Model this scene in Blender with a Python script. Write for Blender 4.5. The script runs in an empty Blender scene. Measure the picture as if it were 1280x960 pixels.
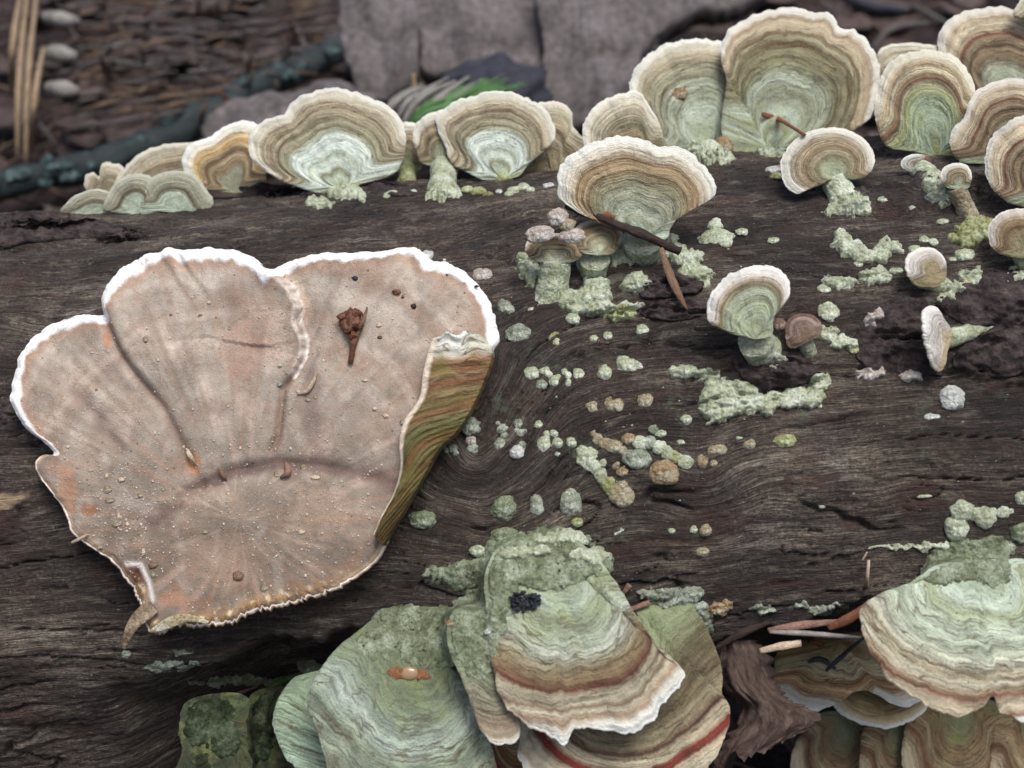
import bpy, math, random
import numpy as np

# ------------------------------------------------------------------ camera, sky, sun
SC = bpy.context.scene
K = 0.01                       # everything below is written in centimetres; 1 blender unit = 1 m
PITCH = math.radians(35)
FPX = 1778.0                   # focal length in pixels of the 1280x960 photograph
DIST = 28.0
R0 = 6.0
a0 = math.radians(35 + 4.05)
CAM = np.array([0.0, -DIST*math.cos(a0), DIST*math.sin(a0)])
FWD = np.array([0, math.cos(PITCH), -math.sin(PITCH)])
RT = np.array([1.0, 0, 0])
UPV = np.array([0, math.sin(PITCH), math.cos(PITCH)])
cam_d = bpy.data.cameras.new('camera')
cam = bpy.data.objects.new('camera', cam_d); SC.collection.objects.link(cam); SC.camera = cam
cam.location = CAM*K
cam.rotation_euler = (math.pi/2 - PITCH, 0, 0)
cam_d.sensor_width = 36; cam_d.lens = 36*FPX/1280
cam_d.clip_start = 0.01; cam_d.clip_end = 100
cam_d.dof.use_dof = True; cam_d.dof.focus_distance = 23.2*K; cam_d.dof.aperture_fstop = 25

SUN_EL, SUN_AZ = math.radians(74), math.radians(140)       # azimuth from +y towards +x
w = bpy.data.worlds.new('World'); SC.world = w; w.use_nodes = True
nt = w.node_tree; bg = nt.nodes['Background']
sky = nt.nodes.new('ShaderNodeTexSky'); sky.sky_type = 'NISHITA'; sky.sun_disc = False
sky.sun_elevation = SUN_EL; sky.sun_rotation = SUN_AZ; sky.air_density = 1.0; sky.dust_density = 6.0; sky.ozone_density = 1.0
nt.links.new(sky.outputs[0], bg.inputs[0]); bg.inputs[1].default_value = 0.09
sun_d = bpy.data.lights.new('sun', 'SUN'); sun_d.energy = 1.5; sun_d.angle = math.radians(26); sun_d.color = (1, .99, .975)
sun = bpy.data.objects.new('sun', sun_d); SC.collection.objects.link(sun)
from mathutils import Vector
sdir = Vector((math.sin(SUN_AZ)*math.cos(SUN_EL), math.cos(SUN_AZ)*math.cos(SUN_EL), math.sin(SUN_EL)))
sun.rotation_euler = sdir.to_track_quat('Z', 'Y').to_euler(); sun.location = (0, 0, 1)
SC.view_settings.view_transform = 'Standard'; SC.view_settings.look = 'None'
SC.view_settings.exposure = 0.78; SC.view_settings.gamma = 1

# ------------------------------------------------------------------ noise (numpy)
_rs = np.random.RandomState(7); _P = _rs.permutation(1024)
_P = np.concatenate([_P, _P]); _A = _rs.rand(1024)*2*np.pi; _GX = np.cos(_A); _GY = np.sin(_A); _V = _rs.rand(1024)
def pn(x, y, seed=0):
    x = np.asarray(x, float) + seed*17.31; y = np.asarray(y, float) + seed*9.77
    x, y = np.broadcast_arrays(x, y)
    xi = np.floor(x).astype(int); yi = np.floor(y).astype(int); xf = x - xi; yf = y - yi
    u = xf*xf*xf*(xf*(xf*6-15)+10); v = yf*yf*yf*(yf*(yf*6-15)+10)
    def g(ix, iy, dx, dy):
        h = _P[_P[ix & 1023] + (iy & 1023)]
        return _GX[h]*dx + _GY[h]*dy
    n0 = g(xi, yi, xf, yf)*(1-u) + g(xi+1, yi, xf-1, yf)*u
    n1 = g(xi, yi+1, xf, yf-1)*(1-u) + g(xi+1, yi+1, xf-1, yf-1)*u
    return (n0*(1-v) + n1*v)*1.5
def fbm(x, y, seed=0, o=4, gain=.5):
    s = 0; a = 1; f = 1
    for i in range(o):
        s = s + a*pn(np.asarray(x)*f, np.asarray(y)*f, seed+i*3); a *= gain; f *= 2.03
    return s
def worley(x, y, seed=0):
    x = np.asarray(x, float) + seed*5.3; y = np.asarray(y, float) + seed*3.1
    xi = np.floor(x).astype(int); yi = np.floor(y).astype(int); best = np.full(x.shape, 9.0)
    for dx in (-1, 0, 1):
        for dy in (-1, 0, 1):
            h = _P[_P[(xi+dx) & 1023] + ((yi+dy) & 1023)]
            px = xi+dx+_V[h]; py = yi+dy+_V[(h*7+3) & 1023]
            best = np.minimum(best, (x-px)**2+(y-py)**2)
    return np.sqrt(best)
def pn3(p, f, seed=0):
    return (pn(p[..., 0]*f, p[..., 1]*f, seed) + pn(p[..., 1]*f, p[..., 2]*f, seed+5) + pn(p[..., 2]*f, p[..., 0]*f, seed+9))*.6
def sm(a, b, x):
    t = np.clip((np.asarray(x, float)-a)/(b-a), 0, 1); return t*t*(3-2*t)
def nrm(v):
    v = np.asarray(v, float); return v/np.maximum(np.linalg.norm(v, axis=-1, keepdims=True), 1e-12)
def polydist(px, py, pl):
    """distance, signed side (+ = right of the direction of travel in image axes) and parameter along a polyline"""
    px = np.asarray(px, float); py = np.asarray(py, float)
    best = np.full(px.shape, 1e9); side = np.zeros(px.shape); par = np.zeros(px.shape); n = len(pl)-1
    for i in range(n):
        ax, ay = pl[i]; bx, by = pl[i+1]; dx, dy = bx-ax, by-ay; L2 = dx*dx+dy*dy
        t = np.clip(((px-ax)*dx+(py-ay)*dy)/L2, 0, 1); d = np.hypot(px-ax-t*dx, py-ay-t*dy)
        m = d < best; best = np.where(m, d, best)
        side = np.where(m, np.sign(dx*(py-ay)-dy*(px-ax)), side); par = np.where(m, (i+t)/n, par)
    return best, best*side, par
def catmull(pts, n, closed=True):
    p = np.array(pts, float); m = len(p)
    if closed: q = np.concatenate([p[-1:], p, p[:2]]); segs = m
    else: q = np.concatenate([2*p[:1]-p[1:2], p, 2*p[-1:]-p[-2:-1]]); segs = m-1
    out = []
    for i in range(segs):
        p0, p1, p2, p3 = q[i:i+4]; t = np.linspace(0, 1, 24, endpoint=False)[:, None]
        out.append(.5*((2*p1)+(-p0+p2)*t+(2*p0-5*p1+4*p2-p3)*t**2+(-p0+3*p1-3*p2+p3)*t**3))
    o = np.concatenate(out + ([] if closed else [p[-1:]]))
    if closed: o = np.concatenate([o, o[:1]])
    d = np.concatenate([[0], np.cumsum(np.linalg.norm(np.diff(o, axis=0), axis=1))])
    tt = np.linspace(0, d[-1], n, endpoint=not closed)
    return np.stack([np.interp(tt, d, o[:, k]) for k in range(o.shape[1])], 1)

# ------------------------------------------------------------------ pixel <-> place
def ray(px, py):
    px = np.asarray(px, float); py = np.asarray(py, float)
    return FWD + ((px-640)/FPX)[..., None]*RT - ((py-480)/FPX)[..., None]*UPV      # depth 1 along FWD
def pix(p):
    d = np.asarray(p)-CAM; z = d@FWD; return 640+FPX*(d@RT)/z, 480-FPX*(d@UPV)/z
TAU = math.radians(5.6)
AX = np.array([math.cos(TAU), 0, math.sin(TAU)]); AC = np.array([-math.sin(TAU), 0, math.cos(TAU)]); AB = np.array([0, -1.0, 0])
def cyl_uw(p):
    u = p@AX; x = p@AB; z = p@AC; return u, np.arctan2(z, x), np.hypot(x, z)
def base_hit(px, py, rad=R0):
    d = ray(px, py); dx, dz = d@AB, d@AC; ox, oz = CAM@AB, CAM@AC
    A = dx*dx+dz*dz; B = ox*dx+oz*dz; C = ox*ox+oz*oz-rad*rad; disc = B*B-A*C
    t = (-B-np.sqrt(np.maximum(disc, 0)))/A
    return t
def uphi(px, py):
    p = CAM + base_hit(np.float64(px), np.float64(py))[..., None]*ray(px, py); u, ph, _ = cyl_uw(p); return float(u), float(ph)

# ------------------------------------------------------------------ meshes, objects
COL = SC.collection
def build_mesh(name, V, F, uv=None, attrs=None, mat=None, N=None):
    me = bpy.data.meshes.new(name); V = np.ascontiguousarray(V*K, np.float32)
    F = np.asarray(F, np.int32); n = F.shape[1]
    me.vertices.add(len(V)); me.vertices.foreach_set('co', V.ravel())
    me.loops.add(F.size); me.loops.foreach_set('vertex_index', F.ravel())
    me.polygons.add(len(F)); me.polygons.foreach_set('loop_start', np.arange(0, F.size, n, dtype=np.int32))
    me.polygons.foreach_set('use_smooth', np.ones(len(F), bool))
    me.update(calc_edges=True)
    if uv is not None:
        l = me.uv_layers.new(name='UVMap'); l.data.foreach_set('uv', np.ascontiguousarray(uv[F.ravel()], np.float32).ravel())
    for k, a in (attrs or {}).items():
        if a.ndim == 1:
            at = me.attributes.new(k, 'FLOAT', 'POINT'); at.data.foreach_set('value', np.ascontiguousarray(a, np.float32))
        else:
            at = me.attributes.new(k, 'FLOAT_COLOR', 'POINT'); c = np.ones((len(a), 4), np.float32); c[:, :3] = a; at.data.foreach_set('color', c.ravel())
    if N is not None: me.normals_split_custom_set_from_vertices(N.astype(np.float32))
    if mat: me.materials.append(mat)
    return me
def grid_faces(nr, nc, wrap=False):
    i = np.arange(nr-1)[:, None]*nc; j = np.arange(nc if wrap else nc-1)[None]; j2 = (j+1) % nc
    return np.stack([i+j, i+j2, i+nc+j2, i+nc+j], -1).reshape(-1, 4)
def vnormals(V, F):
    a = np.cross(V[F[:, 2]]-V[F[:, 0]], V[F[:, 3]]-V[F[:, 1]]) if F.shape[1] == 4 else np.cross(V[F[:, 1]]-V[F[:, 0]], V[F[:, 2]]-V[F[:, 0]])
    n = np.zeros_like(V)
    for k in range(F.shape[1]): np.add.at(n, F[:, k], a)
    return nrm(n)
def obj(name, me, parent=None, loc=None, label=None):
    o = bpy.data.objects.new(name, me); COL.objects.link(o)
    if loc is not None: o.location = np.asarray(loc)*K
    if parent is not None: o.parent = parent
    if label: o['label'] = label
    return o
def tag(o, label=None, cat=None, group=None, kind=None):
    for k, v in (('label', label), ('category', cat), ('group', group), ('kind', kind)):
        if v: o[k] = v
    return o
def thing(name, loc, label, cat, group=None):
    return tag(obj(name, None, None, loc), label, cat, group)
def submesh(name, V, F, sel, origin, uv=None, attrs=None, mat=None, N=None):
    F = F[sel]; idx, inv = np.unique(F, return_inverse=True); F = inv.reshape(F.shape)
    return build_mesh(name, V[idx]-origin, F, uv[idx] if uv is not None else None, {k: a[idx] for k, a in (attrs or {}).items()}, mat, N[idx] if N is not None else None)
def lin(c):
    c = np.array(c, float)/255; return np.where(c <= .04045, c/12.92, ((c+.055)/1.055)**2.4)

# ------------------------------------------------------------------ shader helpers
class NT:
    def __init__(s, name):
        s.m = bpy.data.materials.new(name); s.m.use_nodes = True; s.t = s.m.node_tree; s.t.nodes.clear()
        s.out = s.n('ShaderNodeOutputMaterial'); s.b = s.n('ShaderNodeBsdfPrincipled'); s.t.links.new(s.b.outputs[0], s.out.inputs[0])
        s.b.inputs['Specular IOR Level'].default_value = .3; s.b.inputs['Roughness'].default_value = .85
    def n(s, k): return s.t.nodes.new(k)
    def link(s, v, i):
        if isinstance(v, bpy.types.NodeSocket): s.t.links.new(v, i)
        elif v is not None: i.default_value = v
    def math(s, op, a, b=None, c=None, clamp=False):
        n = s.n('ShaderNodeMath'); n.operation = op; n.use_clamp = clamp
        for i, v in enumerate((a, b, c)): s.link(v, n.inputs[i])
        return n.outputs[0]
    def uv(s):
        n = s.n('ShaderNodeUVMap'); n.uv_map = 'UVMap'; x = s.n('ShaderNodeSeparateXYZ'); s.t.links.new(n.outputs[0], x.inputs[0]); return x.outputs[0], x.outputs[1]
    def xyz(s, x, y, z=0.0):
        n = s.n('ShaderNodeCombineXYZ'); s.link(x, n.inputs[0]); s.link(y, n.inputs[1]); s.link(z, n.inputs[2]); return n.outputs[0]
    def obj(s, sc=100.0):
        n = s.n('ShaderNodeTexCoord'); v = s.n('ShaderNodeVectorMath'); v.operation = 'SCALE'; s.t.links.new(n.outputs['Object'], v.inputs[0]); v.inputs[3].default_value = sc; return v.outputs[0]
    def noise(s, vec, scale=1., detail=3., rough=.5, dist=0.):
        n = s.n('ShaderNodeTexNoise'); s.link(vec, n.inputs['Vector']); n.inputs['Scale'].default_value = scale; n.inputs['Detail'].default_value = detail; n.inputs['Roughness'].default_value = rough; n.inputs['Distortion'].default_value = dist; return n.outputs[0]
    def vor(s, vec, scale=1., feat='F1', out=0):
        n = s.n('ShaderNodeTexVoronoi'); n.feature = feat; s.link(vec, n.inputs['Vector']); n.inputs['Scale'].default_value = scale; return n.outputs[out]
    def ramp(s, f, stops, interp='LINEAR'):
        n = s.n('ShaderNodeValToRGB'); s.link(f, n.inputs[0]); e = n.color_ramp.elements; n.color_ramp.interpolation = interp
        while len(e) < len(stops): e.new(.5)
        for i, (p, c) in enumerate(stops): e[i].position = min(1, max(0, p)); e[i].color = (*lin(c), 1) if not np.isscalar(c) else (c, c, c, 1)
        return n.outputs[0]
    def mix(s, f, a, b, mode='MIX'):
        n = s.n('ShaderNodeMix'); n.data_type = 'RGBA'; n.blend_type = mode; s.link(f, n.inputs[0])
        for v, i in ((a, n.inputs[6]), (b, n.inputs[7])): s.link(v if isinstance(v, bpy.types.NodeSocket) else (*lin(v), 1), i)
        return n.outputs[2]
    def mul(s, col, f):           # colour times scalar
        n = s.n('ShaderNodeVectorMath'); n.operation = 'SCALE'; s.link(col, n.inputs[0]); s.link(f, n.inputs[3]); return n.outputs[0]
    def attr(s, name, out=2):
        n = s.n('ShaderNodeAttribute'); n.attribute_name = name; return n.outputs[out]
    def mr(s, v, a, b, c, d):
        n = s.n('ShaderNodeMapRange'); s.link(v, n.inputs[0])
        for i, x in enumerate((a, b, c, d)): n.inputs[i+1].default_value = x
        return n.outputs[0]
    def bump(s, h, dist, strength=1., prev=None):
        n = s.n('ShaderNodeBump'); s.link(h, n.inputs['Height']); n.inputs['Distance'].default_value = dist*K; n.inputs['Strength'].default_value = strength
        if prev is not None: s.link(prev, n.inputs['Normal'])
        return n.outputs[0]
    def done(s, col=None, normal=None, rough=None, spec=None):
        s.link(col, s.b.inputs['Base Color']); s.link(normal, s.b.inputs['Normal']); s.link(rough, s.b.inputs['Roughness']); s.link(spec, s.b.inputs['Specular IOR Level']); return s.m

# ------------------------------------------------------------------ the log
NU, NP = 640, 720
u_f = np.linspace(-11, 11, NU-20); U = np.concatenate([np.linspace(-26, -11.6, 10), u_f, np.linspace(11.6, 26, 10)])
ph_f = np.radians(np.linspace(-98, 128, NP-30)); PH = np.concatenate([ph_f, np.radians(np.linspace(132, 360-98, 30))])
LU, LP = np.meshgrid(U, PH)                    # rows = phi
LW = LP*R0
def knot(u, w_, px, py, ru, rw, A):
    ku, kp = uphi(px, py); d2 = ((u-ku)/ru)**2+((w_-kp*R0)/rw)**2; return A*np.exp(-d2)
G = LW + .35*pn(LU*.12, LW*.25, 3) + .07*pn(LU*.5, LW*.9, 4)
G = G + knot(LU, LW, 600, 545, 1.0, 1.6, 1.55)*(1+.25*pn(LU*1.2, LW*1.2, 6))+.035*pn(LU*1.3, LW*2.2, 7)+.008*pn(LU*4, LW*5, 8) + knot(LU, LW, 350, 240, .7, .5, .5) + knot(LU, LW, 1090, 640, 1.8, .6, .18) + knot(LU, LW, 80, 420, 1.0, .5, .4) + knot(LU, LW, 880, 610, .6, .9, .25)
# lip below which the log is hollowed, cut deeper to darken the underside
lipx = [-200, 130, 300, 500, 620, 760, 880, 950, 1080, 1280, 1500]; lipy = [960, 850, 795, 775, 775, 785, 800, 785, 752, 700, 690]
lipd = [0, .3, 1.8, 2.2, 2.2, 2.2, 2.6, 3.0, 3.0, 2.8, 2.6]
lu = []; lp = []
for x, y in zip(lipx, lipy):
    u_, p_ = uphi(x, y); lu.append(u_); lp.append(p_)
LIPP = np.interp(U, lu, lp); LIPD = np.interp(U, lu, lipd)
below = (LIPP[None]-LP)*R0
jag = .25*pn(LU*1.1, LU*0+2, 8) + .1*pn(LU*4, LU*0+2, 9)
rec = sm(0, 1.2, below+jag)*LIPD[None]*(LP > math.radians(-110))
# masks from photograph places: ellipses on the log
def ell(px, py, rx, ry, edge=.5, rag=.35, ang=0):
    ku, kp = uphi(px, py); s = R0*0+.0124
    du = (LU-ku)/(rx*s); dw = (LW-kp*R0)/(ry*s*1.08)
    c, s_ = math.cos(ang), math.sin(ang); du, dw = du*c+dw*s_*(ry/rx), dw*c-du*s_*(rx/ry)
    d = np.hypot(du, dw) + rag*pn(LU*3.5, LW*6, 21) + rag*.5*pn(LU*9, LW*14, 22)
    return 1-sm(1-edge, 1, d)
bark = np.zeros_like(LU)
for e in [(1180, 400, 120, 52), (1250, 440, 90, 40), (960, 462, 60, 30), (800, 372, 62, 38), (1140, 250, 120, 40), (60, 285, 90, 16)]: bark = np.maximum(bark, ell(*e))
red = np.zeros_like(LU)
for e in [(1152, 622, 34, 26, .25), (1065, 655, 22, 8), (910, 663, 22, 7), (15, 360, 40, 22, .9), (10, 660, 30, 60, .9), (1030, 597, 24, 6), (985, 732, 50, 8), (865, 608, 22, 12), (780, 690, 36, 12), (900, 650, 60, 30, .9), (850, 240, 50, 30, .9), (1110, 270, 40, 20, .9), (30, 900, 60, 40, .9), (985, 605, 10, 12)]: red = np.maximum(red, ell(*e))
tan = ell(10, 626, 34, 10, .4, .5)
disp = .16*pn(LU*.22, LW*.45, 31) + .05*pn(LU*.5, LW*1.3, 32)
fib = lambda a, b, s: 1-np.abs(pn(LU*a, G*b, s))*2
disp = disp + (.022*fib(.3, 2.0, 41) + .020*fib(.6, 6, 42) + .013*fib(1.1, 14, 43))*(1-.6*bark)
rib = knot(LU, LW, 600, 560, 1.15, 1.7, 1.0)
disp = disp + rib*.028*np.sin(G*9+2.5*pn(LU*1.4, LW*1.4, 5))*(1+pn(LU*2, LW*2, 11))
crk = np.abs(pn(LU*.22, G*1.5, 51)+.10*pn(LU*2.5, G*4, 52)); crm = sm(.0, .4, pn(LU*.35, LW*.7, 53)+.25)
crack = (1-sm(.0, .055, crk))*crm; disp = disp - .16*crack
crk2 = np.abs(pn(LU*.5, G*3.6, 54)+.12*pn(LU*5, G*8, 55)); crack2 = (1-sm(0, .06, crk2))*sm(.1, .4, pn(LU*.8, LW*1.2, 56)); disp = disp - .09*crack2
wy = worley(LU*1.7+.3*pn(LU*3, LW*3, 61), LW*3.2+.3*pn(LU*3, LW*3, 62), 2)
disp = disp + bark*(.15+.10*(.5-wy) + .09*pn(LU*2.2, LW*4.5, 63)+.05*pn(LU*7, LW*10, 64))
disp = disp + .022*pn(LU*7, LW*9, 65) + .01*pn(LU*16, LW*18, 66)
cu, cp = uphi(80, 304); cy = (LP-cp)*R0 - .03*(LU-cu) + .12*pn(LU*1.2, 0*LU, 71)          # split under the bark strip at top left
gash = np.exp(-(cy/.09)**2)*(1-sm(uphi(240, 290)[0]-1.2, uphi(240, 290)[0], LU)); disp = disp - .3*gash
LR = R0 + disp - rec
LV = LU[..., None]*AX + (LR*np.cos(LP))[..., None]*AB + (LR*np.sin(LP))[..., None]*AC
iu = lambda u: np.interp(u, U, np.arange(NU)); ip = lambda p: np.interp(p, PH, np.arange(NP))
def lograd(u, p):
    a = iu(u); b = ip(p); a0_ = np.clip(a.astype(int), 0, NU-2); b0 = np.clip(b.astype(int), 0, NP-2); fa = a-a0_; fb = b-b0
    return (LR[b0, a0_]*(1-fa)+LR[b0, a0_+1]*fa)*(1-fb)+(LR[b0+1, a0_]*(1-fa)+LR[b0+1, a0_+1]*fa)*fb
def depth_at(px, py):
    """depth (cm along FWD) where the ray of a photograph pixel meets the log"""
    px = np.atleast_1d(np.asarray(px, float)); py = np.atleast_1d(np.asarray(py, float)); rad = np.full(px.shape, R0)
    for _ in range(10):
        t = base_hit(px, py, rad); p = CAM+t[..., None]*ray(px, py); u, ph, _r = cyl_uw(p); rad = .5*rad+.5*lograd(u, ph)
    return t
def surf(px, py, lift=0.):
    sc = np.isscalar(px); t = depth_at(px, py); p = CAM+(t-lift)[..., None]*ray(np.atleast_1d(px), np.atleast_1d(py))
    return p[0] if sc else p
def lognormal(p):
    u, ph, _ = cyl_uw(np.asarray(p)); return nrm(np.cos(ph)[..., None]*AB+np.sin(ph)[..., None]*AC)

def m_log():
    s = NT('weathered wood'); U_, G_ = s.uv(); o = s.obj()
    big = s.noise(s.xyz(s.math('MULTIPLY', U_, .3), s.math('MULTIPLY', G_, .8)), 1, 4, .6)
    g1 = s.noise(s.xyz(s.math('MULTIPLY', U_, .8), s.math('MULTIPLY', G_, 9)), 1, 5, .75, .1)
    g2 = s.noise(s.xyz(s.math('MULTIPLY', U_, 1.6), s.math('MULTIPLY', G_, 38), 3.), 1, 3, .7, .2)
    med = s.noise(o, 1.1, 5, .65); fine = s.noise(o, 18, 5, .8)
    gx = s.noise(s.xyz(s.math('MULTIPLY', U_, 6), s.math('MULTIPLY', G_, 55), 7.), 1, 3, .75)
    f = s.math('ADD', s.math('MULTIPLY', big, 1.1), s.math('ADD', s.math('MULTIPLY', g1, .75), s.math('MULTIPLY', g2, .75)))
    f = s.math('ADD', f, s.math('ADD', s.math('MULTIPLY', fine, .75), s.math('MULTIPLY', gx, .45))); f = s.mr(f, 1.40, 2.38, 0, 1)
    col = s.ramp(f, [(0, (10, 9, 9)), (.22, (28, 24, 22)), (.42, (58, 50, 45)), (.58, (92, 82, 73)), (.74, (142, 131, 116)), (1, (214, 206, 190))])
    pit = s.noise(s.xyz(s.math('MULTIPLY', U_, 5), s.math('MULTIPLY', G_, 16), 5.), 1, 4, .8); col = s.mix(s.mr(pit, .42, .31, 0, .9), col, (16, 13, 14))
    warm = s.mr(med, .42, .72, 0, 1); col = s.mix(s.math('MULTIPLY', warm, .4), col, (76, 54, 42), 'MIX')
    cool = s.mr(s.noise(o, .8, 4, .6), .5, .75, 0, .7); col = s.mix(cool, col, s.mix(1., col, (190, 205, 235), 'MULTIPLY'))
    bk = s.attr('bark'); bc = s.ramp(s.noise(o, 5, 6, .75), [(.25, (20, 17, 18)), (.5, (48, 40, 42)), (.7, (80, 70, 68)), (.85, (120, 108, 102))])
    col = s.mix(s.math('MULTIPLY', bk, .6), col, bc)
    rot = s.math('MULTIPLY', s.mr(s.noise(o, .9, 5, .65, .4), .48, .6, 0, .72), s.mr(g2, .35, .65, 1, .3)); col = s.mix(rot, col, (38, 30, 27))
    pl = s.math('MULTIPLY', s.mr(s.noise(s.xyz(s.math('MULTIPLY', U_, 1.2), s.math('MULTIPLY', G_, 4), 30.), 1, 5, .7), .56, .68, 0, .6), s.mr(gx, .35, .6, .2, 1)); col = s.mix(pl, col, (158, 150, 134))
    rb = s.math('MULTIPLY', s.mr(s.noise(s.xyz(s.math('MULTIPLY', U_, .9), s.math('MULTIPLY', G_, 2.2), 50.), 1, 4, .6), .56, .64, 0, .5), s.mr(g2, .35, .6, .3, 1)); col = s.mix(rb, col, (80, 50, 38))
    rd = s.attr('red'); rc = s.mix(g1, (84, 54, 46), (48, 31, 29)); col = s.mix(s.math('MULTIPLY', rd, s.mr(g2, .3, .6, .3, .8)), col, rc)
    col = s.mix(s.math('MULTIPLY', s.attr('tan'), .8), col, (190, 165, 135))
    alg = s.math('MULTIPLY', s.mr(s.noise(o, 1.7, 5, .7), .58, .7, 0, .5), s.attr('algae')); col = s.mix(alg, col, (112, 130, 104))
    sp = s.noise(o, 16, 3, .6); col = s.mix(s.mr(sp, .70, .74, 0, .75), col, (178, 186, 168))
    col = s.mix(s.math('MULTIPLY', s.mr(s.vor(o, 14), .12, .05, 0, 1), s.mr(s.noise(o, 2, 2), .5, .6, 0, .8)), col, (190, 190, 176))
    h = s.math('ADD', s.math('MULTIPLY', g2, .8), s.math('ADD', s.math('MULTIPLY', g1, 1.0), s.math('ADD', s.math('MULTIPLY', fine, .6), s.math('ADD', s.math('MULTIPLY', gx, .5), s.math('MULTIPLY', pit, 1.2)))))
    n = s.bump(h, .11, 1.)
    return s.done(col, n, s.mr(g1, .3, .7, .55, .9), .45)
algae = sm(.2, .9, np.clip(1-np.abs(LP-.9)/.9, 0, 1)) + .7*sm(0, 1, below/1.5)
LF = grid_faces(NP, NU)
log = thing('fallen_log', (0, 0, 0), 'dark weathered log lying across the picture with brackets all over it', 'log')
sv = LV.reshape(-1, 3)
obj('wood', build_mesh('wood', sv, LF, np.stack([LU.ravel(), G.ravel()], 1), {'bark': bark.ravel(), 'red': red.ravel(), 'tan': tan.ravel(), 'algae': algae.ravel()}, m_log()), log)
# the log's two sawn ends, out of the frame
for col_ in (0, NU-1):
    ring = LV[:, col_]; c = ring.mean(0); Vv = np.concatenate([ring, [c]]); n_ = len(ring)
    Ff = np.stack([np.arange(n_), (np.arange(n_)+1) % n_, np.full(n_, n_)], 1)
    obj('end_grain', build_mesh('end_grain', Vv, Ff, None, {}, None), log)
# ------------------------------------------------------------------ bracket fungi
def tone(c, k=.95, d=.20):
    c = np.array(c, float); g = c.mean(); return tuple((c+(g*np.array([1.02, 1., .96])-c)*d)*k*np.array([.965, 1., 1.0]))
def m_cap(name, stops, seed=0., fuzz=1., speck=.5, algae=0., wob=1.):
    s = NT(name); U_, V_ = s.uv(); o = s.obj()
    o2 = s.n('ShaderNodeVectorMath'); o2.operation = 'ADD'; s.t.links.new(o, o2.inputs[0]); o2.inputs[1].default_value = (seed*3.1, seed*1.7, seed); o = o2.outputs[0]
    w1 = s.noise(s.xyz(s.math('MULTIPLY', U_, 1.3), s.math('MULTIPLY', V_, 2.5), seed), 1, 3, .6)
    w2 = s.noise(s.xyz(s.math('MULTIPLY', U_, 9), s.math('MULTIPLY', V_, 14), seed), 1, 2, .6)
    v = s.math('ADD', V_, s.math('ADD', s.math('MULTIPLY', s.math('SUBTRACT', w1, .5), .075*wob), s.math('MULTIPLY', s.math('SUBTRACT', w2, .5), .014*wob)))
    edge = s.mr(V_, .86, 1.0, 0, 1); v = s.math('ADD', s.math('MULTIPLY', v, s.math('SUBTRACT', 1., edge)), s.math('MULTIPLY', V_, edge))
    base = s.ramp(v, [(p, tone(c)) for p, c in stops])
    inn = s.mr(V_, .25, .6, .25, 1)
    line = s.noise(s.xyz(s.math('MULTIPLY', U_, .45), s.math('MULTIPLY', v, 26), seed), 1, 3, .65)
    line2 = s.noise(s.xyz(s.math('MULTIPLY', U_, 1.2), s.math('MULTIPLY', v, 70), seed+4), 1, 2, .6)
    fib = s.noise(s.xyz(s.math('MULTIPLY', U_, 26), s.math('MULTIPLY', V_, 5), seed+8), 1, 3, .7)
    mott = s.noise(o, 3.2, 5, .65); grain = s.noise(o, 24, 3, .7)
    mid = s.mr(V_, .80, .95, 1, .25)
    k = s.math('ADD', s.math('MULTIPLY', s.mr(line, .32, .68, -.42, .30), inn), s.math('ADD', s.math('MULTIPLY', s.mr(line2, .3, .7, -.22, .18), inn), s.math('ADD', s.math('MULTIPLY', s.mr(fib, .3, .7, -.09, .08), inn), s.math('ADD', s.mr(mott, .3, .7, -.26, .16), s.mr(grain, .3, .7, -.12, .12)))))
    col = s.mul(base, s.math('ADD', s.math('MULTIPLY', k, mid), 1.))
    th1 = s.mr(s.math('ABSOLUTE', s.math('SUBTRACT', s.noise(s.xyz(s.math('MULTIPLY', U_, .5), s.math('MULTIPLY', v, 15), seed+20), 1, 2, .5), .5)), 0, .03, .9, 0)
    th2 = s.mr(s.math('ABSOLUTE', s.math('SUBTRACT', s.noise(s.xyz(s.math('MULTIPLY', U_, 1.2), s.math('MULTIPLY', v, 40), seed+23), 1, 2, .5), .48)), 0, .03, .45, 0)
    thl = s.math('MULTIPLY', s.math('MAXIMUM', th1, th2), s.math('MULTIPLY', s.mr(V_, .2, .5, .1, 1), s.mr(V_, .84, .95, 1, .1))); col = s.mix(s.math('MULTIPLY', thl, s.mr(mott, .35, .6, .4, 1)), col, (66, 52, 34))
    # brown staining in the darker growth lines
    dk = s.math('MULTIPLY', s.mr(line, .42, .28, 0, .55), s.mr(V_, .35, .9, .1, 1)); dk = s.math('MULTIPLY', dk, mid)
    col = s.mix(dk, col, (118, 82, 58))
    if algae: col = s.mix(s.math('MULTIPLY', s.mr(mott, .48, .62, 0, algae), s.mr(V_, .75, .35, .1, 1)), col, (120, 132, 78))
    dots = s.math('MULTIPLY', s.mr(s.vor(o, 9), .14, .09, 0, 1), s.mr(s.noise(o, 2.3, 3), .52, .6, 0, speck)); col = s.mix(dots, col, (40, 38, 26))
    spk = s.mr(s.noise(o, 26, 3, .7), .38, .28, 0, .7*speck+.2); col = s.mix(s.math('MULTIPLY', spk, mid), col, (70, 64, 42))
    h = s.math('ADD', s.math('MULTIPLY', s.math('MULTIPLY', line, inn), .9), s.math('ADD', s.math('MULTIPLY', s.math('MULTIPLY', line2, inn), .5), s.math('ADD', s.math('MULTIPLY', mott, .9), s.math('MULTIPLY', grain, .7*fuzz))))
    n = s.bump(h, .05, .8)
    s.b.inputs['Sheen Weight'].default_value = .12; s.b.inputs['Sheen Roughness'].default_value = .6
    return s.done(col, n, .92, .12)
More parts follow.
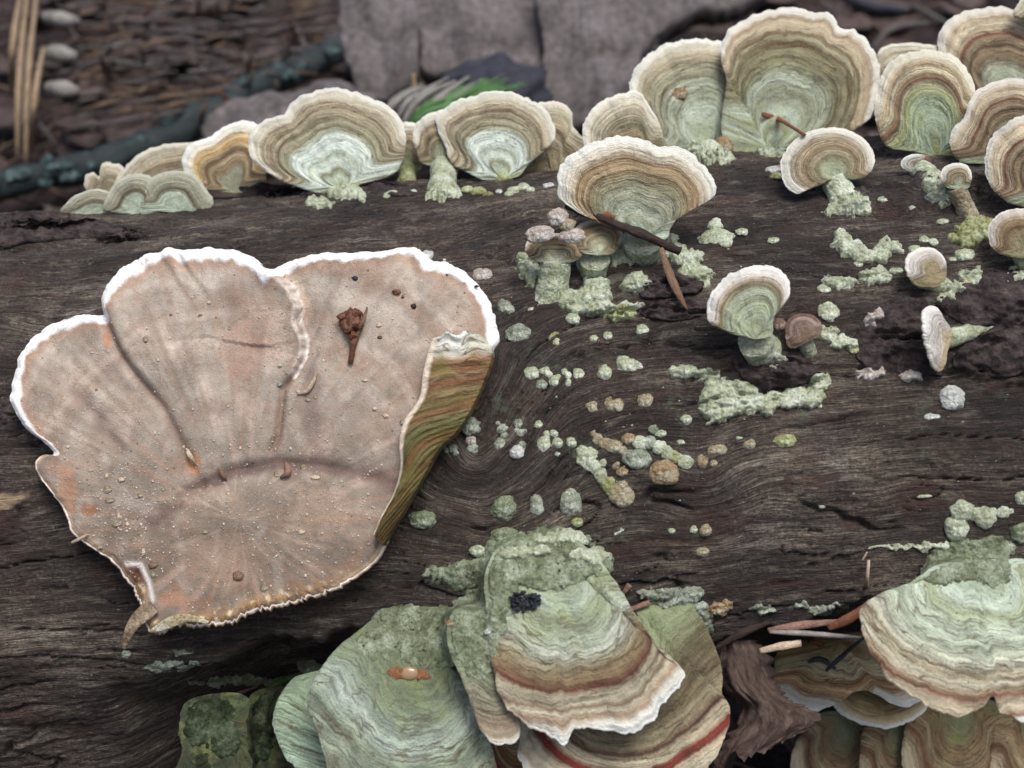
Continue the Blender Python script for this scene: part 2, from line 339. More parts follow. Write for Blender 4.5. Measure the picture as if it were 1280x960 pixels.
def m_crust(name, c1, c2, c3, holes=.6):
    c1, c2, c3 = (tone(c, .92, .1) for c in (c1, c2, c3))
    s = NT(name); o = s.obj(); n1 = s.noise(o, 3, 5, .7); g = s.noise(o, 26, 3, .7); v = s.vor(o, 11)
    col = s.ramp(n1, [(.36, c1), (.5, c2), (.62, c3)])
    col = s.mul(col, s.math('ADD', s.mr(g, .3, .7, .66, 1.26), s.mr(v, 0, .6, .10, -.14)))
    dots = s.math('MULTIPLY', s.mr(s.noise(o, 9, 4, .65), .40, .34, 0, 1), s.mr(s.noise(o, 1.6, 2), .42, .56, 0, holes)); col = s.mix(dots, col, (45, 42, 32))
    h = s.math('ADD', s.math('MULTIPLY', v, -.6), s.math('ADD', g, s.math('MULTIPLY', s.noise(o, 9, 4, .6), .8))); n = s.bump(h, .05, .9)
    s.b.inputs['Subsurface Weight'].default_value = 0.0
    return s.done(col, n, .9, .15)
M_PALE = m_crust('pale green crust', (166, 168, 132), (200, 202, 172), (226, 228, 206), .4)
M_PALE2 = m_crust('yellow green crust', (140, 138, 86), (176, 176, 122), (204, 206, 164), .6)
M_MOSSY = m_crust('dull green crust', (108, 114, 84), (144, 150, 120), (176, 182, 158), .9)
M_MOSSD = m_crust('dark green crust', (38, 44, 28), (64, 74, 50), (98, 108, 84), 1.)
M_TAN = m_crust('tan bud skin', (150, 130, 100), (180, 162, 132), (200, 190, 168), .3)
M_ORANGE = m_crust('orange tan bud skin', (146, 112, 78), (178, 148, 112), (196, 180, 154), .3)
M_WHITE = m_crust('white bud skin', (196, 192, 184), (214, 210, 204), (226, 224, 220), 0)
M_PINK = m_crust('pinkish white bud skin', (190, 168, 156), (206, 188, 178), (222, 210, 204), .1)
M_GREY = m_crust('grey green bud skin', (126, 130, 110), (162, 166, 146), (194, 198, 182), .5)
M_BROWNCAP = m_crust('purple brown bud skin', (110, 84, 76), (148, 118, 106), (186, 160, 146), .1)
def m_pore():
    s = NT('pore surface'); o = s.obj(); n1 = s.noise(o, 1.5, 4, .6); col = s.ramp(n1, [(.3, (150, 130, 108)), (.7, (196, 180, 160))])
    return s.done(col, s.bump(s.vor(o, 30), .02, .8), .9, .1)
M_PORE = m_pore()

PX = lambda depth: depth/FPX            # cm per photograph pixel at a depth
def plane_pt(A3, n, px, py):
    d = ray(px, py); t = ((A3-CAM)@n)/(d@n); return CAM+t[..., None]*d
CAPN = [0]
def bracket(label, A, outline, stops, lift=.5, tilt=(0, 0), dome=.22, rise=.18, th=3.8, foot=None, foot_mat=None, name='bracket_fungus', group=None,
            rimv=.93, wave=1., nt=170, ns=52, folds=.03, mat_kw={}, ripple=1., depth=None, droop=0., cat='bracket fungus', footr=None, rim=True, A3=None, pore=True, side=(.12, .72), angc=(-.3, .45)):
    CAPN[0] += 1; sd = CAPN[0]
    if A3 is None:
        A3 = surf(float(A[0]), float(A[1]), lift) if depth is None else CAM+depth*ray(np.float64(A[0]), np.float64(A[1]))
    n = nrm(-FWD+tilt[0]*RT+tilt[1]*UPV); px1 = PX((A3-CAM)@FWD)
    B2 = catmull(outline, nt)
    c = np.array(A, float); r = np.linalg.norm(B2-c, axis=1); L = r.max(); ang = np.linspace(0, 2*np.pi, nt, endpoint=False)
    jit = 1+wave*(.014*pn(np.cos(ang)*3+sd, np.sin(ang)*3+sd, 1)+.018*pn(np.cos(ang)*8, np.sin(ang)*8+sd, 2)+.009*pn(np.cos(ang)*22, np.sin(ang)*22+sd, 3))
    B2 = c+(B2-c)*jit[:, None]; r = r*jit
    B = plane_pt(A3, n, B2[:, 0], B2[:, 1])
    # rows: top, rim arc, underside
    q = np.linspace(0, 1, ns); st = 1-(1-q)**1.35; st[0] = .004
    arc = np.radians([25, 50, 75, 100, 130, 158]); un = np.linspace(1, .02, 14)[1:]
    perim = np.linalg.norm(np.diff(np.concatenate([B, B[:1]]), axis=0), axis=1).sum(); Lc = L*px1
    arcU = np.linspace(0, perim, nt, endpoint=False)
    kk = np.hanning(int(nt*.16)//2*2+1); kk /= kk.sum(); hw = len(kk)//2; rs_ = np.convolve(np.concatenate([r[-hw:], r, r[:hw]]), kk, 'valid')
    VM = np.clip((r/L-side[0])/(side[1]-side[0]), 0, 1); VM = 1-(1-VM)**1.25; gd = nrm(B2.mean(0)-c); VM = VM*sm(angc[0], angc[1], ((B2-c)@gd)/np.maximum(r, 1)); VM = (VM+np.roll(VM, 2)+np.roll(VM, -2))/3
    def height(s_):
        x = s_[:, None]*(r/L)[None]; cs, sn = np.cos(ang)[None], np.sin(ang)[None]
        w_ = sm(.72, .98, s_[:, None]); V = (1-(1-s_[:, None])*(r/L)[None]**.6)*VM[None]; V = V*w_+(1-w_)*(1-(1-s_[:, None])*(rs_/L)[None]**.6)*VM[None]*(r/rs_)[None]
        h = rise*x-dome*x**2.2-droop*sm(.6, 1, V)**2
        h = h+ripple*(.017*pn(V*8.+cs*.4, sn*.8+sd, 5)+.008*pn(V*20+cs*.8, sn*1.2+sd, 6)+.004*pn(V*45, cs*3+sd, 7))*sm(0, .15, x)*(1-sm(.93, 1, V)*.6)
        h = h+folds*x*(pn(cs*2.2+sd, sn*2.2, 8)+.5*x*pn(cs*6+sd, sn*6, 9)+.25*x*x*pn(cs*15+sd, sn*15+x*2, 10))
        return h*Lc, V
    T = th*px1*(1+.25*pn(np.cos(ang)*4+sd, np.sin(ang)*4, 11))*(.35+.65*np.minimum(1, r/(.5*L)))
    H, V = height(st); rows = [A3+st[:, None, None]*(B-A3)[None]+H[..., None]*n]; VV = [V]; lab = [np.zeros(ns)]
    lipw = (.5*T/np.maximum(r*px1, 1e-6))
    H1, _ = height(np.ones(1)); dirB = nrm(B-A3)
    # soft roll just inside the rim
    edge = np.clip((st[:, None]-(1-1.6*lipw[None]))/(1.6*lipw[None]), 0, 1); rows[0] = rows[0]-(edge**2*.25*T[None])[..., None]*n
    ar = [A3+(B-A3)+H1[0][:, None]*n+(T*.5*math.sin(a))[:, None]*dirB-(T*(.25+.375*(1-math.cos(a))))[:, None]*n for a in arc]
    rows.append(np.array(ar)); VV.append(np.repeat(VM[None], len(arc), 0)); lab.append(np.ones(len(arc)))
    Hu, Vu = height(un); thick = T[None]*(1+1.2*(1-un[:, None])); rows.append(A3+un[:, None, None]*(B-A3)[None]+(Hu-thick)[..., None]*n); VV.append(Vu); lab.append(np.full(len(un), 2))
    Vt = np.concatenate(rows); VV = np.concatenate(VV); lab = np.concatenate(lab); nr = len(Vt); P = Vt.reshape(-1, 3)
    F = grid_faces(nr, nt, True)[:, ::-1]
    N = vnormals(P, F)
    if ((N.reshape(nr, nt, 3)[ns//2])@n).mean() < 0: F = F[:, ::-1]; N = -N
    uv = np.stack([np.broadcast_to(arcU[None], (nr, nt)).ravel()+sd*3, VV.ravel()], 1)
    fr = np.repeat(np.arange(nr-1), nt); vf = VV.ravel()[F].mean(1); lf = np.where(fr >= ns-1+len(arc)-1, 2, np.where(vf > rimv, 1, 0))
    t = thing(name, surf(float(foot[0]), float(foot[1])) if foot is not None else A3, label, cat, group); org = np.array(t.location)/K
    mc = m_cap('zoned cap skin', stops, seed=sd*1.37, **mat_kw)
    obj('cap', submesh('cap', P, F, lf == 0, org, uv, None, mc, N), t)
    if (lf == 1).any(): obj('rim', submesh('rim', P, F, lf == 1, org, uv, None, mc, N), t)
    if pore: obj('pore_surface', submesh('pore_surface', P, F, lf == 2, org, uv, None, M_PORE, N), t)
    if foot is not None:
        f3 = surf(float(foot[0]), float(foot[1]), -.30); ra, rb = footr or (.16*L, .2*L)
        stalk(t, 'stalk', [A3-n*T.mean()*1.0-n*ra*px1*.55, (A3+f3)/2-n*.25*ra*px1, f3], [ra*1.0, (ra+rb)*.45, rb*1.1], px1, foot_mat or M_PALE, org, sd)
    return t, A3, n
def stalk(parent, name, pts, radii, px1, mat, org, sd=0, sides=36, rows=30, lump=.12, label=None):
    c = catmull([np.append(p, r*px1) for p, r in zip(pts, radii)], rows, False); P, R = c[:, :3], c[:, 3]
    T = nrm(np.gradient(P, axis=0)); up = nrm(np.cross(T, FWD+.01)); bi = np.cross(T, up); a = np.linspace(0, 2*np.pi, sides, endpoint=False)
    rr = R[:, None]*(1+0*a[None]); V = P[:, None]+rr[..., None]*(np.cos(a)[None, :, None]*up[:, None]+np.sin(a)[None, :, None]*bi[:, None])
    f = .5/max(R.mean(), .02); d = pn3(V, f, sd)*.5+pn3(V, f*2.6, sd+3)*.35+pn3(V, f*6, sd+5)*.18
    V = V+(V-P[:, None])*(d*lump*2)[..., None]
    V = np.concatenate([np.repeat(P[:1, None], sides, 1), V, np.repeat(P[-1:, None], sides, 1)]); F = grid_faces(len(V), sides, True); Pv = V.reshape(-1, 3)
    U_ = np.broadcast_to(a[None]/6.28*R.mean()*6, V.shape[:2]); W_ = np.broadcast_to(np.linspace(0, .6, len(V))[:, None], V.shape[:2])
    return obj(name, build_mesh(name, Pv-org, F, np.stack([U_.ravel(), W_.ravel()], 1), None, mat), parent, label=label)

# ------------------------------------------------------------------ colour zones
CR, WH, BG, OL, PG, PA, BR, DB, RD, OR = (205, 184, 152), (224,214,202), (184, 166, 136), (140, 132, 98), (170, 178, 152), (196, 204, 184), (130, 96, 68), (92, 68, 52), (122, 52, 40), (190, 128, 66)
Z_TOP = [(0, (140, 140, 84)), (.08, (158, 164, 124)), (.16, (188, 196, 172)), (.22, (140, 138, 104)), (.27, (208, 216, 202)), (.36, (190, 196, 174)), (.42, (212, 220, 208)), (.54, (214, 220, 208)), (.585, (176, 176, 146)), (.62, (138, 126, 96)), (.66, (176, 166, 134)), (.71, (148, 130, 98)), (.76, (182, 168, 138)), (.80, (150, 128, 96)), (.85, (190, 170, 140)), (.91, (204, 188, 162)), (.96, (214, 202, 184)), (1, (222, 214, 204))]
Z_OCHRE = [(0, (196, 204, 184)), (.14, (190, 200, 180)), (.22, (160, 160, 130)), (.3, (186, 192, 168)), (.4, (160, 160, 132)), (.48, (176, 176, 148)), (.56, (146, 138, 106)), (.62, (170, 156, 120)), (.68, (140, 112, 78)), (.72, (190, 162, 122)), (.76, (182, 150, 108)), (.80, (160, 126, 90)), (.84, (204, 180, 148)), (.90, (222, 206, 184)), (.94, (230, 220, 206)), (1, (232, 226, 216))]
Z_GREY = [(0, (130, 134, 88)), (.1, (160, 166, 130)), (.25, (176, 184, 158)), (.38, (190, 198, 178)), (.5, (160, 164, 136)), (.6, (178, 182, 158)), (.68, (148, 142, 112)), (.76, (176, 168, 138)), (.82, (156, 138, 106)), (.88, (198, 180, 150)), (.94, (220, 206, 184)), (1, (230, 224, 216))]
Z_BIG = [(0, (150, 156, 120)), (.06, (158, 164, 128)), (.12, (186, 194, 172)), (.17, (140, 140, 104)), (.22, (158, 162, 128)), (.27, (192, 200, 182)), (.33, (168, 172, 146)), (.42, (150, 150, 120)), (.5, (178, 184, 162)), (.56, (158, 160, 132)), (.62, (124, 114, 82)), (.68, (142, 132, 98)), (.75, (128, 114, 82)), (.79, (156, 146, 114)), (.83, (130, 106, 76)), (.86, (186, 164, 132)), (.90, (200, 176, 144)), (.93, (176, 146, 114)), (.96, (216, 202, 184)), (1, (226, 218, 210))]
Z_BROWN = [(0, (150, 152, 112)), (.2, (160, 164, 128)), (.4, (168, 172, 144)), (.52, (120, 96, 72)), (.58, (156, 132, 98)), (.63, (100, 72, 54)), (.68, (168, 146, 112)), (.74, (122, 66, 50)), (.78, (186, 160, 126)), (.84, (210, 188, 156)), (.9, (194, 166, 134)), (.94, (216, 200, 180)), (1, (222, 212, 200))]
Z_CREAM = [(0, (150, 152, 122)), (.3, (160, 156, 128)), (.42, (146, 116, 82)), (.5, (176, 152, 116)), (.6, (130, 96, 66)), (.66, (196, 170, 128)), (.72, (206, 156, 92)), (.78, (216, 174, 118)), (.85, (226, 204, 170)), (.92, (238, 228, 214)), (1, (240, 236, 230))]
Z_SOFT = [(0, (186, 196, 176)), (.35, (176, 186, 160)), (.5, (180, 188, 166)), (.58, (104, 90, 66)), (.64, (140, 130, 102)), (.72, (176, 170, 144)), (.9, (176, 172, 148)), (1, (190, 184, 164))]
Z_FAR = [(0, (170, 150, 116)), (.4, (160, 142, 108)), (.5, (190, 174, 144)), (.62, (140, 116, 86)), (.7, (186, 166, 134)), (.9, (206, 190, 160)), (1, (220, 208, 190))]
Z_SMALL = [(0, (168, 178, 148)), (.3, (160, 160, 126)), (.42, (138, 124, 92)), (.5, (166, 150, 116)), (.58, (130, 106, 76)), (.66, (176, 150, 114)), (.72, (196, 172, 136)), (.77, (156, 126, 94)), (.82, (206, 188, 160)), (.88, (226, 214, 198)), (1, (230, 220, 206))]
Z_M1 = [(0, (180, 190, 164)), (.2, (162, 166, 128)), (.4, (182, 190, 160)), (.55, (168, 174, 140)), (.65, (178, 184, 158)), (.74, (150, 144, 110)), (.79, (140, 122, 90)), (.83, (186, 164, 138)), (.87, (216, 198, 184)), (.93, (228, 216, 208)), (1, (232, 224, 218))]
Z_RUST = [(0, (196, 198, 174)), (.3, (184, 176, 142)), (.5, (150, 136, 100)), (.58, (178, 162, 126)), (.66, (132, 108, 74)), (.75, (166, 140, 100)), (.86, (140, 104, 66)), (.93, (196, 172, 140)), (1, (220, 206, 188))]
Z_LOW = [(0, (124, 130, 98)), (.12, (138, 146, 112)), (.28, (152, 162, 130)), (.34, (176, 188, 164)), (.44, (148, 154, 120)), (.54, (168, 174, 150)), (.61, (184, 184, 168)), (.66, (158, 146, 118)), (.72, (150, 124, 90)), (.765, (128, 90, 64)), (.785, (108, 48, 40)), (.80, (160, 142, 114)), (.85, (178, 166, 140)), (.875, (136, 108, 82)), (.895, (196, 180, 154)), (.925, (168, 134, 104)), (.955, (214, 202, 186)), (.98, (226, 220, 212)), (1, (236, 234, 230))]
Z_RED = [(0, (130, 146, 104)), (.35, (140, 148, 108)), (.5, (104, 92, 66)), (.62, (120, 104, 76)), (.70, (150, 134, 104)), (.745, (86, 50, 40)), (.76, (180, 160, 130)), (.80, (190, 172, 142)), (.825, (132, 44, 36)), (.85, (140, 46, 38)), (.865, (190, 164, 134)), (.92, (206, 188, 160)), (.95, (176, 150, 124)), (.97, (220, 208, 194)), (1, (238, 234, 228))]
Z_ORNG = [(0, (140, 130, 96)), (.4, (160, 140, 108)), (.55, (186, 164, 134)), (.65, (180, 120, 66)), (.72, (140, 88, 52)), (.78, (196, 160, 116)), (.84, (160, 60, 38)), (.89, (150, 50, 36)), (.92, (196, 160, 126)), (1, (214, 198, 176))]
Z_R5 = [(0, (118, 126, 98)), (.14, (132, 142, 112)), (.27, (166, 178, 152)), (.34, (198, 210, 190)), (.42, (164, 172, 132)), (.5, (190, 200, 176)), (.6, (176, 184, 158)), (.68, (196, 192, 168)), (.74, (180, 162, 130)), (.78, (190, 178, 152)), (.82, (160, 128, 98)), (.838, (128, 76, 56)), (.86, (192, 170, 140)), (.90, (202, 182, 152)), (.93, (150, 96, 74)), (.945, (224, 214, 204)), (1, (240, 240, 242))]
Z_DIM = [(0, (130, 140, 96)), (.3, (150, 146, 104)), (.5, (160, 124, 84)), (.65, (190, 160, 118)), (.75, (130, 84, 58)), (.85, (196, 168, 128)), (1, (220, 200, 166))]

# ------------------------------------------------------------------ top row, from the left
back = dict(nt=120, ns=36)
bracket('cream bracket with a white rim behind the low scalloped ones at far left', (215, 240), [(150, 232), (154, 214), (175, 193), (200, 184), (228, 180), (252, 180), (262, 200), (250, 236)], Z_FAR, lift=-1.2, **back)
bracket('soft beige knobbly lobe standing farthest left behind the scalloped brackets', (135, 245), [(112, 240), (108, 222), (116, 216), (124, 222), (126, 208), (138, 204), (152, 210), (156, 222), (158, 240)], Z_FAR, lift=-1.4, wave=3, nt=80, ns=20)
bracket('smallest of three low scalloped brackets, at their left end', (118, 268), [(80, 266), (84, 254), (98, 244), (120, 238), (142, 244), (152, 256), (150, 268)], Z_SOFT, lift=.0, wave=1, nt=100, ns=30)
bracket('middle one of three low grey scalloped brackets at far left', (168, 266), [(134, 264), (136, 244), (146, 228), (166, 219), (188, 222), (196, 242), (194, 266)], Z_SOFT, lift=.1, nt=110, ns=32)
bracket('largest of three low grey scalloped brackets, under the orange-banded cap', (216, 264), [(180, 262), (180, 240), (192, 222), (216, 215), (242, 220), (256, 238), (264, 252), (250, 264)], Z_SOFT, lift=.18, nt=120, ns=34)
bracket('cream and orange banded bracket left of the big olive-banded cap', (292, 238), [(250, 236), (232, 215), (229, 195), (240, 180), (262, 172), (278, 160), (298, 153), (322, 156), (334, 180), (332, 215), (322, 240)], Z_CREAM, lift=-.2, tilt=(0, .1), mat_kw=dict(speck=.2), **back)
bracket('tan folded bracket half hidden behind the right cap of the upper left pair', (692, 222), [(655, 220), (662, 205), (680, 188), (670, 150), (672, 130), (700, 129), (714, 140), (716, 160), (732, 180), (728, 205), (702, 220)], Z_FAR, lift=-1.1, **back)
bracket('small pale bud-like bracket squeezed between the upper left pair of caps', (510, 212), [(494, 214), (488, 196), (487, 175), (494, 160), (508, 153), (522, 156), (532, 170), (534, 190), (528, 206), (520, 216)], Z_SMALL, lift=-.25, foot=(508, 232), footr=(13, 12), foot_mat=M_PALE2, nt=100, ns=30)
bracket('large fan bracket with olive zones and pale green centre, upper left', (428, 236), [(405, 243), (372, 234), (345, 222), (323, 206), (311, 186), (316, 164), (333, 148), (354, 143), (365, 126), (388, 114), (412, 110), (440, 113), (462, 123), (482, 131), (496, 144), (504, 162), (505, 186), (500, 206), (484, 222), (455, 226), (440, 240)], Z_TOP, lift=.15, tilt=(0, .12), foot=(430, 244), footr=(14, 16), foot_mat=M_PALE2, dome=.16, rise=.12)
bracket('fan bracket with a chalky green centre behind the narrow-necked cap', (630, 224), [(608, 226), (585, 216), (566, 205), (557, 182), (548, 162), (546, 145), (562, 130), (590, 118), (615, 113), (640, 117), (662, 124), (680, 137), (691, 155), (692, 175), (680, 190), (660, 206), (645, 222)], Z_TOP, lift=.15, tilt=(-.1, .15), foot=(628, 228), footr=(13, 15), foot_mat=M_PALE2, dome=.16, rise=.12)
bracket('narrow cap with a long pale neck between the upper left fans', (552, 205), [(532, 206), (522, 192), (517, 172), (521, 155), (538, 142), (556, 139), (566, 150), (574, 172), (576, 192), (570, 208)], Z_SMALL, lift=.35, foot=(552, 240), footr=(18, 18), tilt=(-.2, 0), nt=120, ns=36)
bracket('small cream rimmed bracket left of the two tall grey-green caps', (800, 215), [(748, 214), (735, 200), (730, 175), (733, 150), (750, 130), (775, 118), (797, 115), (812, 135), (828, 170), (830, 215)], Z_CREAM[:4]+[(.6, (150, 138, 104)), (.75, (192, 176, 144)), (.9, (222, 206, 180)), (1, (232, 222, 208))], lift=-.4, **back)
bracket('grey-green bracket with an orange scar, left of the biggest top cap', (884, 192), [(852, 196), (822, 184), (802, 158), (791, 125), (793, 95), (808, 70), (830, 56), (855, 49), (872, 45), (900, 47), (920, 62), (935, 110), (930, 160), (905, 196)], Z_GREY, lift=-.3, tilt=(.15, .1), foot=(885, 200), footr=(22, 22), dome=.25, mat_kw=dict(speck=.6))
bracket('biggest upright bracket, tall olive-zoned fan at upper centre right', (960, 186), [(918, 190), (904, 170), (903, 140), (909, 105), (902, 78), (904, 50), (920, 30), (945, 16), (985, 8), (1020, 12), (1045, 20), (1053, 33), (1076, 39), (1090, 58), (1099, 85), (1097, 110), (1090, 140), (1075, 158), (1040, 172), (1000, 187)], Z_BIG, lift=.05, tilt=(0, .15), dome=.14, rise=.1, nt=220, ns=64, mat_kw=dict(algae=.35))
bracket('cream lobe peeping out behind the strongly zoned cap at upper right', (1130, 120), [(1098, 115), (1096, 80), (1102, 62), (1125, 55), (1160, 57), (1192, 62), (1198, 110), (1160, 125)], Z_FAR, lift=-1.0, **back)
bracket('brown-zoned bracket cut by the top right corner of the picture', (1265, 140), [(1205, 130), (1182, 85), (1175, 45), (1190, 25), (1215, 12), (1245, 8), (1275, 14), (1310, 30), (1335, 80), (1315, 135)], Z_BROWN, lift=-.7, tilt=(0, .1), **back)
bracket('pale scrap of a bracket rim at the very top right corner', (1300, 30), [(1272, 22), (1274, 6), (1290, -10), (1320, -12), (1330, 20)], Z_FAR, lift=-1.2, nt=60, ns=20)
bracket('folded bracket with red-brown zones and mossy green middle, upper right', (1172, 196), [(1135, 190), (1112, 186), (1099, 165), (1095, 135), (1099, 102), (1110, 78), (1130, 62), (1158, 57), (1183, 62), (1203, 78), (1214, 98), (1219, 120), (1210, 160), (1196, 200)], [(0, (140, 136, 84))]+[(.15, (140, 148, 108)), (.3, (166, 180, 152)), (.5, (160, 174, 140)), (.6, (150, 150, 100)), (.66, (168, 160, 124)), (.7, (110, 70, 50)), (.74, (150, 116, 84)), (.8, (206, 188, 154)), (.86, (182, 150, 112)), (.9, (214, 196, 166)), (1, (224, 212, 194))], lift=-.1, tilt=(-.25, .1), dome=.45, rise=.3, mat_kw=dict(algae=.4))
bracket('curled bracket with dark brown zones left of the right frame edge', (1262, 205), [(1215, 206), (1198, 200), (1189, 182), (1193, 160), (1206, 148), (1212, 130), (1225, 110), (1250, 98), (1280, 97), (1312, 110), (1325, 150), (1310, 205)], Z_BROWN, lift=.1, tilt=(-.2, .1), dome=.4, rise=.3, nt=140, ns=44)
bracket('round-shouldered bracket with a crimson band cut by the right frame edge', (1312, 245), [(1275, 258), (1250, 245), (1236, 225), (1232, 200), (1236, 178), (1250, 160), (1275, 144), (1310, 130), (1350, 150), (1360, 220), (1330, 262)], Z_BROWN, lift=.55, tilt=(-.3, .05), dome=.45, rise=.3, nt=150, ns=44)
bracket('small tan-lipped bracket low on the right frame edge above bark', (1282, 312), [(1255, 318), (1242, 308), (1237, 288), (1248, 270), (1272, 261), (1300, 264), (1318, 285), (1312, 312), (1285, 322)], [(0, (150, 140, 100)), (.4, (160, 140, 104)), (.6, (140, 104, 70)), (.75, (180, 146, 104)), (.87, (216, 192, 170)), (1, (228, 212, 200))], lift=.5, tilt=(-.2, 0), foot=(1285, 342), footr=(18, 16), dome=.45, rise=.25, nt=110, ns=32)
# ------------------------------------------------------------------ middle band
bracket('wide white-rimmed bracket with ochre zones standing behind the dark twig', (806, 296), [(770, 286), (735, 272), (712, 258), (700, 245), (699, 225), (705, 206), (725, 188), (755, 175), (785, 171), (808, 176), (826, 186), (845, 185), (862, 192), (880, 207), (893, 232), (890, 248), (868, 258), (850, 268), (838, 284), (826, 300)], Z_OCHRE, lift=.85, tilt=(0, -.1), foot=(806, 318), footr=(24, 34), dome=.2, rise=.1, nt=200, ns=60, th=4.5, angc=(-.2, .4), mat_kw=dict(speck=.4))
bracket('white-lipped bracket on a ribbed stalk, below the biggest upright cap', (1046, 222), [(1032, 226), (1012, 230), (1003, 240), (992, 236), (982, 220), (980, 203), (985, 185), (1000, 168), (1025, 157), (1050, 155), (1072, 162), (1088, 176), (1094, 196), (1088, 213), (1074, 224), (1058, 224)], Z_SMALL, lift=.75, tilt=(0, .2), foot=(1060, 260), footr=(17, 24), angc=(-.9, -.2), dome=.55, rise=.3, nt=150, ns=46)
bracket('rounded pale bracket with a pinkish rim on the broken bark, right of centre', (944, 424), [(925, 420), (908, 414), (890, 404), (886, 386), (894, 363), (912, 345), (935, 335), (960, 333), (978, 341), (986, 358), (983, 376), (972, 388), (965, 402), (960, 422)], Z_M1, lift=.75, tilt=(-.15, .1), foot=(952, 444), footr=(22, 28), dome=.3, rise=.2, nt=150, ns=46, th=7, mat_kw=dict(algae=.3))
bracket('rusty brown edge-on cap on a pale pillar-like stalk', (694, 326), [(678, 328), (664, 322), (658, 310), (664, 298), (682, 293), (702, 293), (722, 298), (732, 307), (726, 320), (710, 328)], Z_RUST, lift=.75, foot=(688, 380), footr=(21, 22), dome=.5, rise=.2, nt=90, ns=26, rim=False)
bracket('rusty brown zoned cap on a rounded stalk just under the dark twig', (746, 318), [(728, 316), (718, 300), (722, 284), (740, 274), (760, 273), (774, 280), (779, 292), (772, 306), (762, 318)], Z_RUST, lift=.6, tilt=(.1, .1), foot=(741, 342), footr=(20, 24), dome=.5, rise=.2, nt=90, ns=26)
bracket('little pink-white hooded cap with a buff throat on a stubby stalk at right', (1166, 344), [(1156, 356), (1145, 350), (1140, 335), (1144, 320), (1158, 311), (1173, 310), (1183, 320), (1184, 336), (1178, 354)], [(0, (160, 140, 100)), (.45, (170, 146, 106)), (.6, (196, 176, 146)), (.72, (222, 202, 192)), (1, (230, 216, 208))], lift=.5, tilt=(.35, .1), foot=(1190, 372), footr=(15, 14), dome=.5, nt=80, ns=26, th=7)
bracket('white bracket seen edge-on at the end of a green stalk over bark', (1184, 426), [(1182, 446), (1180, 460), (1172, 458), (1164, 442), (1159, 420), (1158, 400), (1164, 387), (1175, 387), (1182, 402), (1190, 418)], [(0, (190, 160, 116)), (.3, (200, 172, 136)), (.45, (226, 208, 194)), (1, (236, 226, 222))], lift=.5, tilt=(.7, 0), nt=90, ns=26, th=8, foot=(1248, 404), footr=(12, 14))
bracket('small purple-brown hood over a green neck, right of the pinkish-rimmed cap', (1006, 420), [(996, 432), (988, 430), (985, 414), (988, 400), (1000, 394), (1014, 396), (1024, 406), (1022, 418), (1012, 424)], [(0, (120, 96, 76)), (.4, (156, 122, 106)), (.7, (176, 142, 126)), (.9, (186, 156, 140)), (1, (120, 84, 70))], lift=.4, tilt=(-.2, .1), foot=(1012, 452), footr=(9, 14), dome=.5, nt=80, ns=24, th=8)
bracket('little cream-headed cap on a brown ringed stalk near the right edge', (1198, 232), [(1186, 234), (1179, 222), (1183, 210), (1196, 204), (1209, 205), (1215, 214), (1213, 228), (1206, 236)], Z_SMALL, lift=.45, foot=(1214, 282), footr=(13, 15), dome=.5, nt=80, ns=24, foot_mat=M_TAN)
bracket('little brown-mouthed cap on a green knobbly stalk under the folded bracket', (1152, 208), [(1140, 214), (1130, 208), (1131, 199), (1142, 194), (1156, 195), (1163, 202), (1160, 214), (1150, 218)], [(0, (110, 74, 54)), (.4, (140, 100, 76)), (.7, (216, 204, 190)), (1, (232, 226, 218))], lift=.4, foot=(1178, 240), footr=(14, 18), dome=.3, nt=70, ns=22)
# ------------------------------------------------------------------ bottom band
low = dict(side=(0, .97), angc=(-.8, -.3), tilt=(0, .45), dome=.25, rise=.18, th=6)
Z_SHADE = [(0, (52, 58, 40)), (.3, (62, 72, 50)), (.45, (72, 78, 46)), (.6, (60, 70, 50)), (.8, (72, 80, 46)), (1, (68, 72, 52))]  # zone colours darkened as if less lit
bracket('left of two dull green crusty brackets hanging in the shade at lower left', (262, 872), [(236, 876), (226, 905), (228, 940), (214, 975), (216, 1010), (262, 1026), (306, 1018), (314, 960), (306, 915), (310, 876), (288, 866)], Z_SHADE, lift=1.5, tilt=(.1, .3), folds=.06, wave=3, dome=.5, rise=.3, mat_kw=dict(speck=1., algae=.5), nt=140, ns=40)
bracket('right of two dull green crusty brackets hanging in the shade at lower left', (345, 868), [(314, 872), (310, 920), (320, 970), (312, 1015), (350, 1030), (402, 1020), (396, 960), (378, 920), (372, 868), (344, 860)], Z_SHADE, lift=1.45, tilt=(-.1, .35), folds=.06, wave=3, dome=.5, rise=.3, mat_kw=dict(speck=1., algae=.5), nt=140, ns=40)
bracket('pale mint lobe with a thin red-brown edge left of the mossy green fan', (398, 838), [(372, 846), (352, 870), (343, 900), (347, 920), (362, 950), (392, 980), (440, 995), (470, 960), (440, 880), (412, 842)], [(0, (120, 140, 108)), (.5, (150, 170, 140)), (.8, (160, 182, 156)), (.93, (156, 172, 146)), (.955, (110, 72, 58)), (.975, (170, 140, 118)), (1, (130, 86, 68))], lift=2.3, **low, mat_kw=dict(wob=.4))
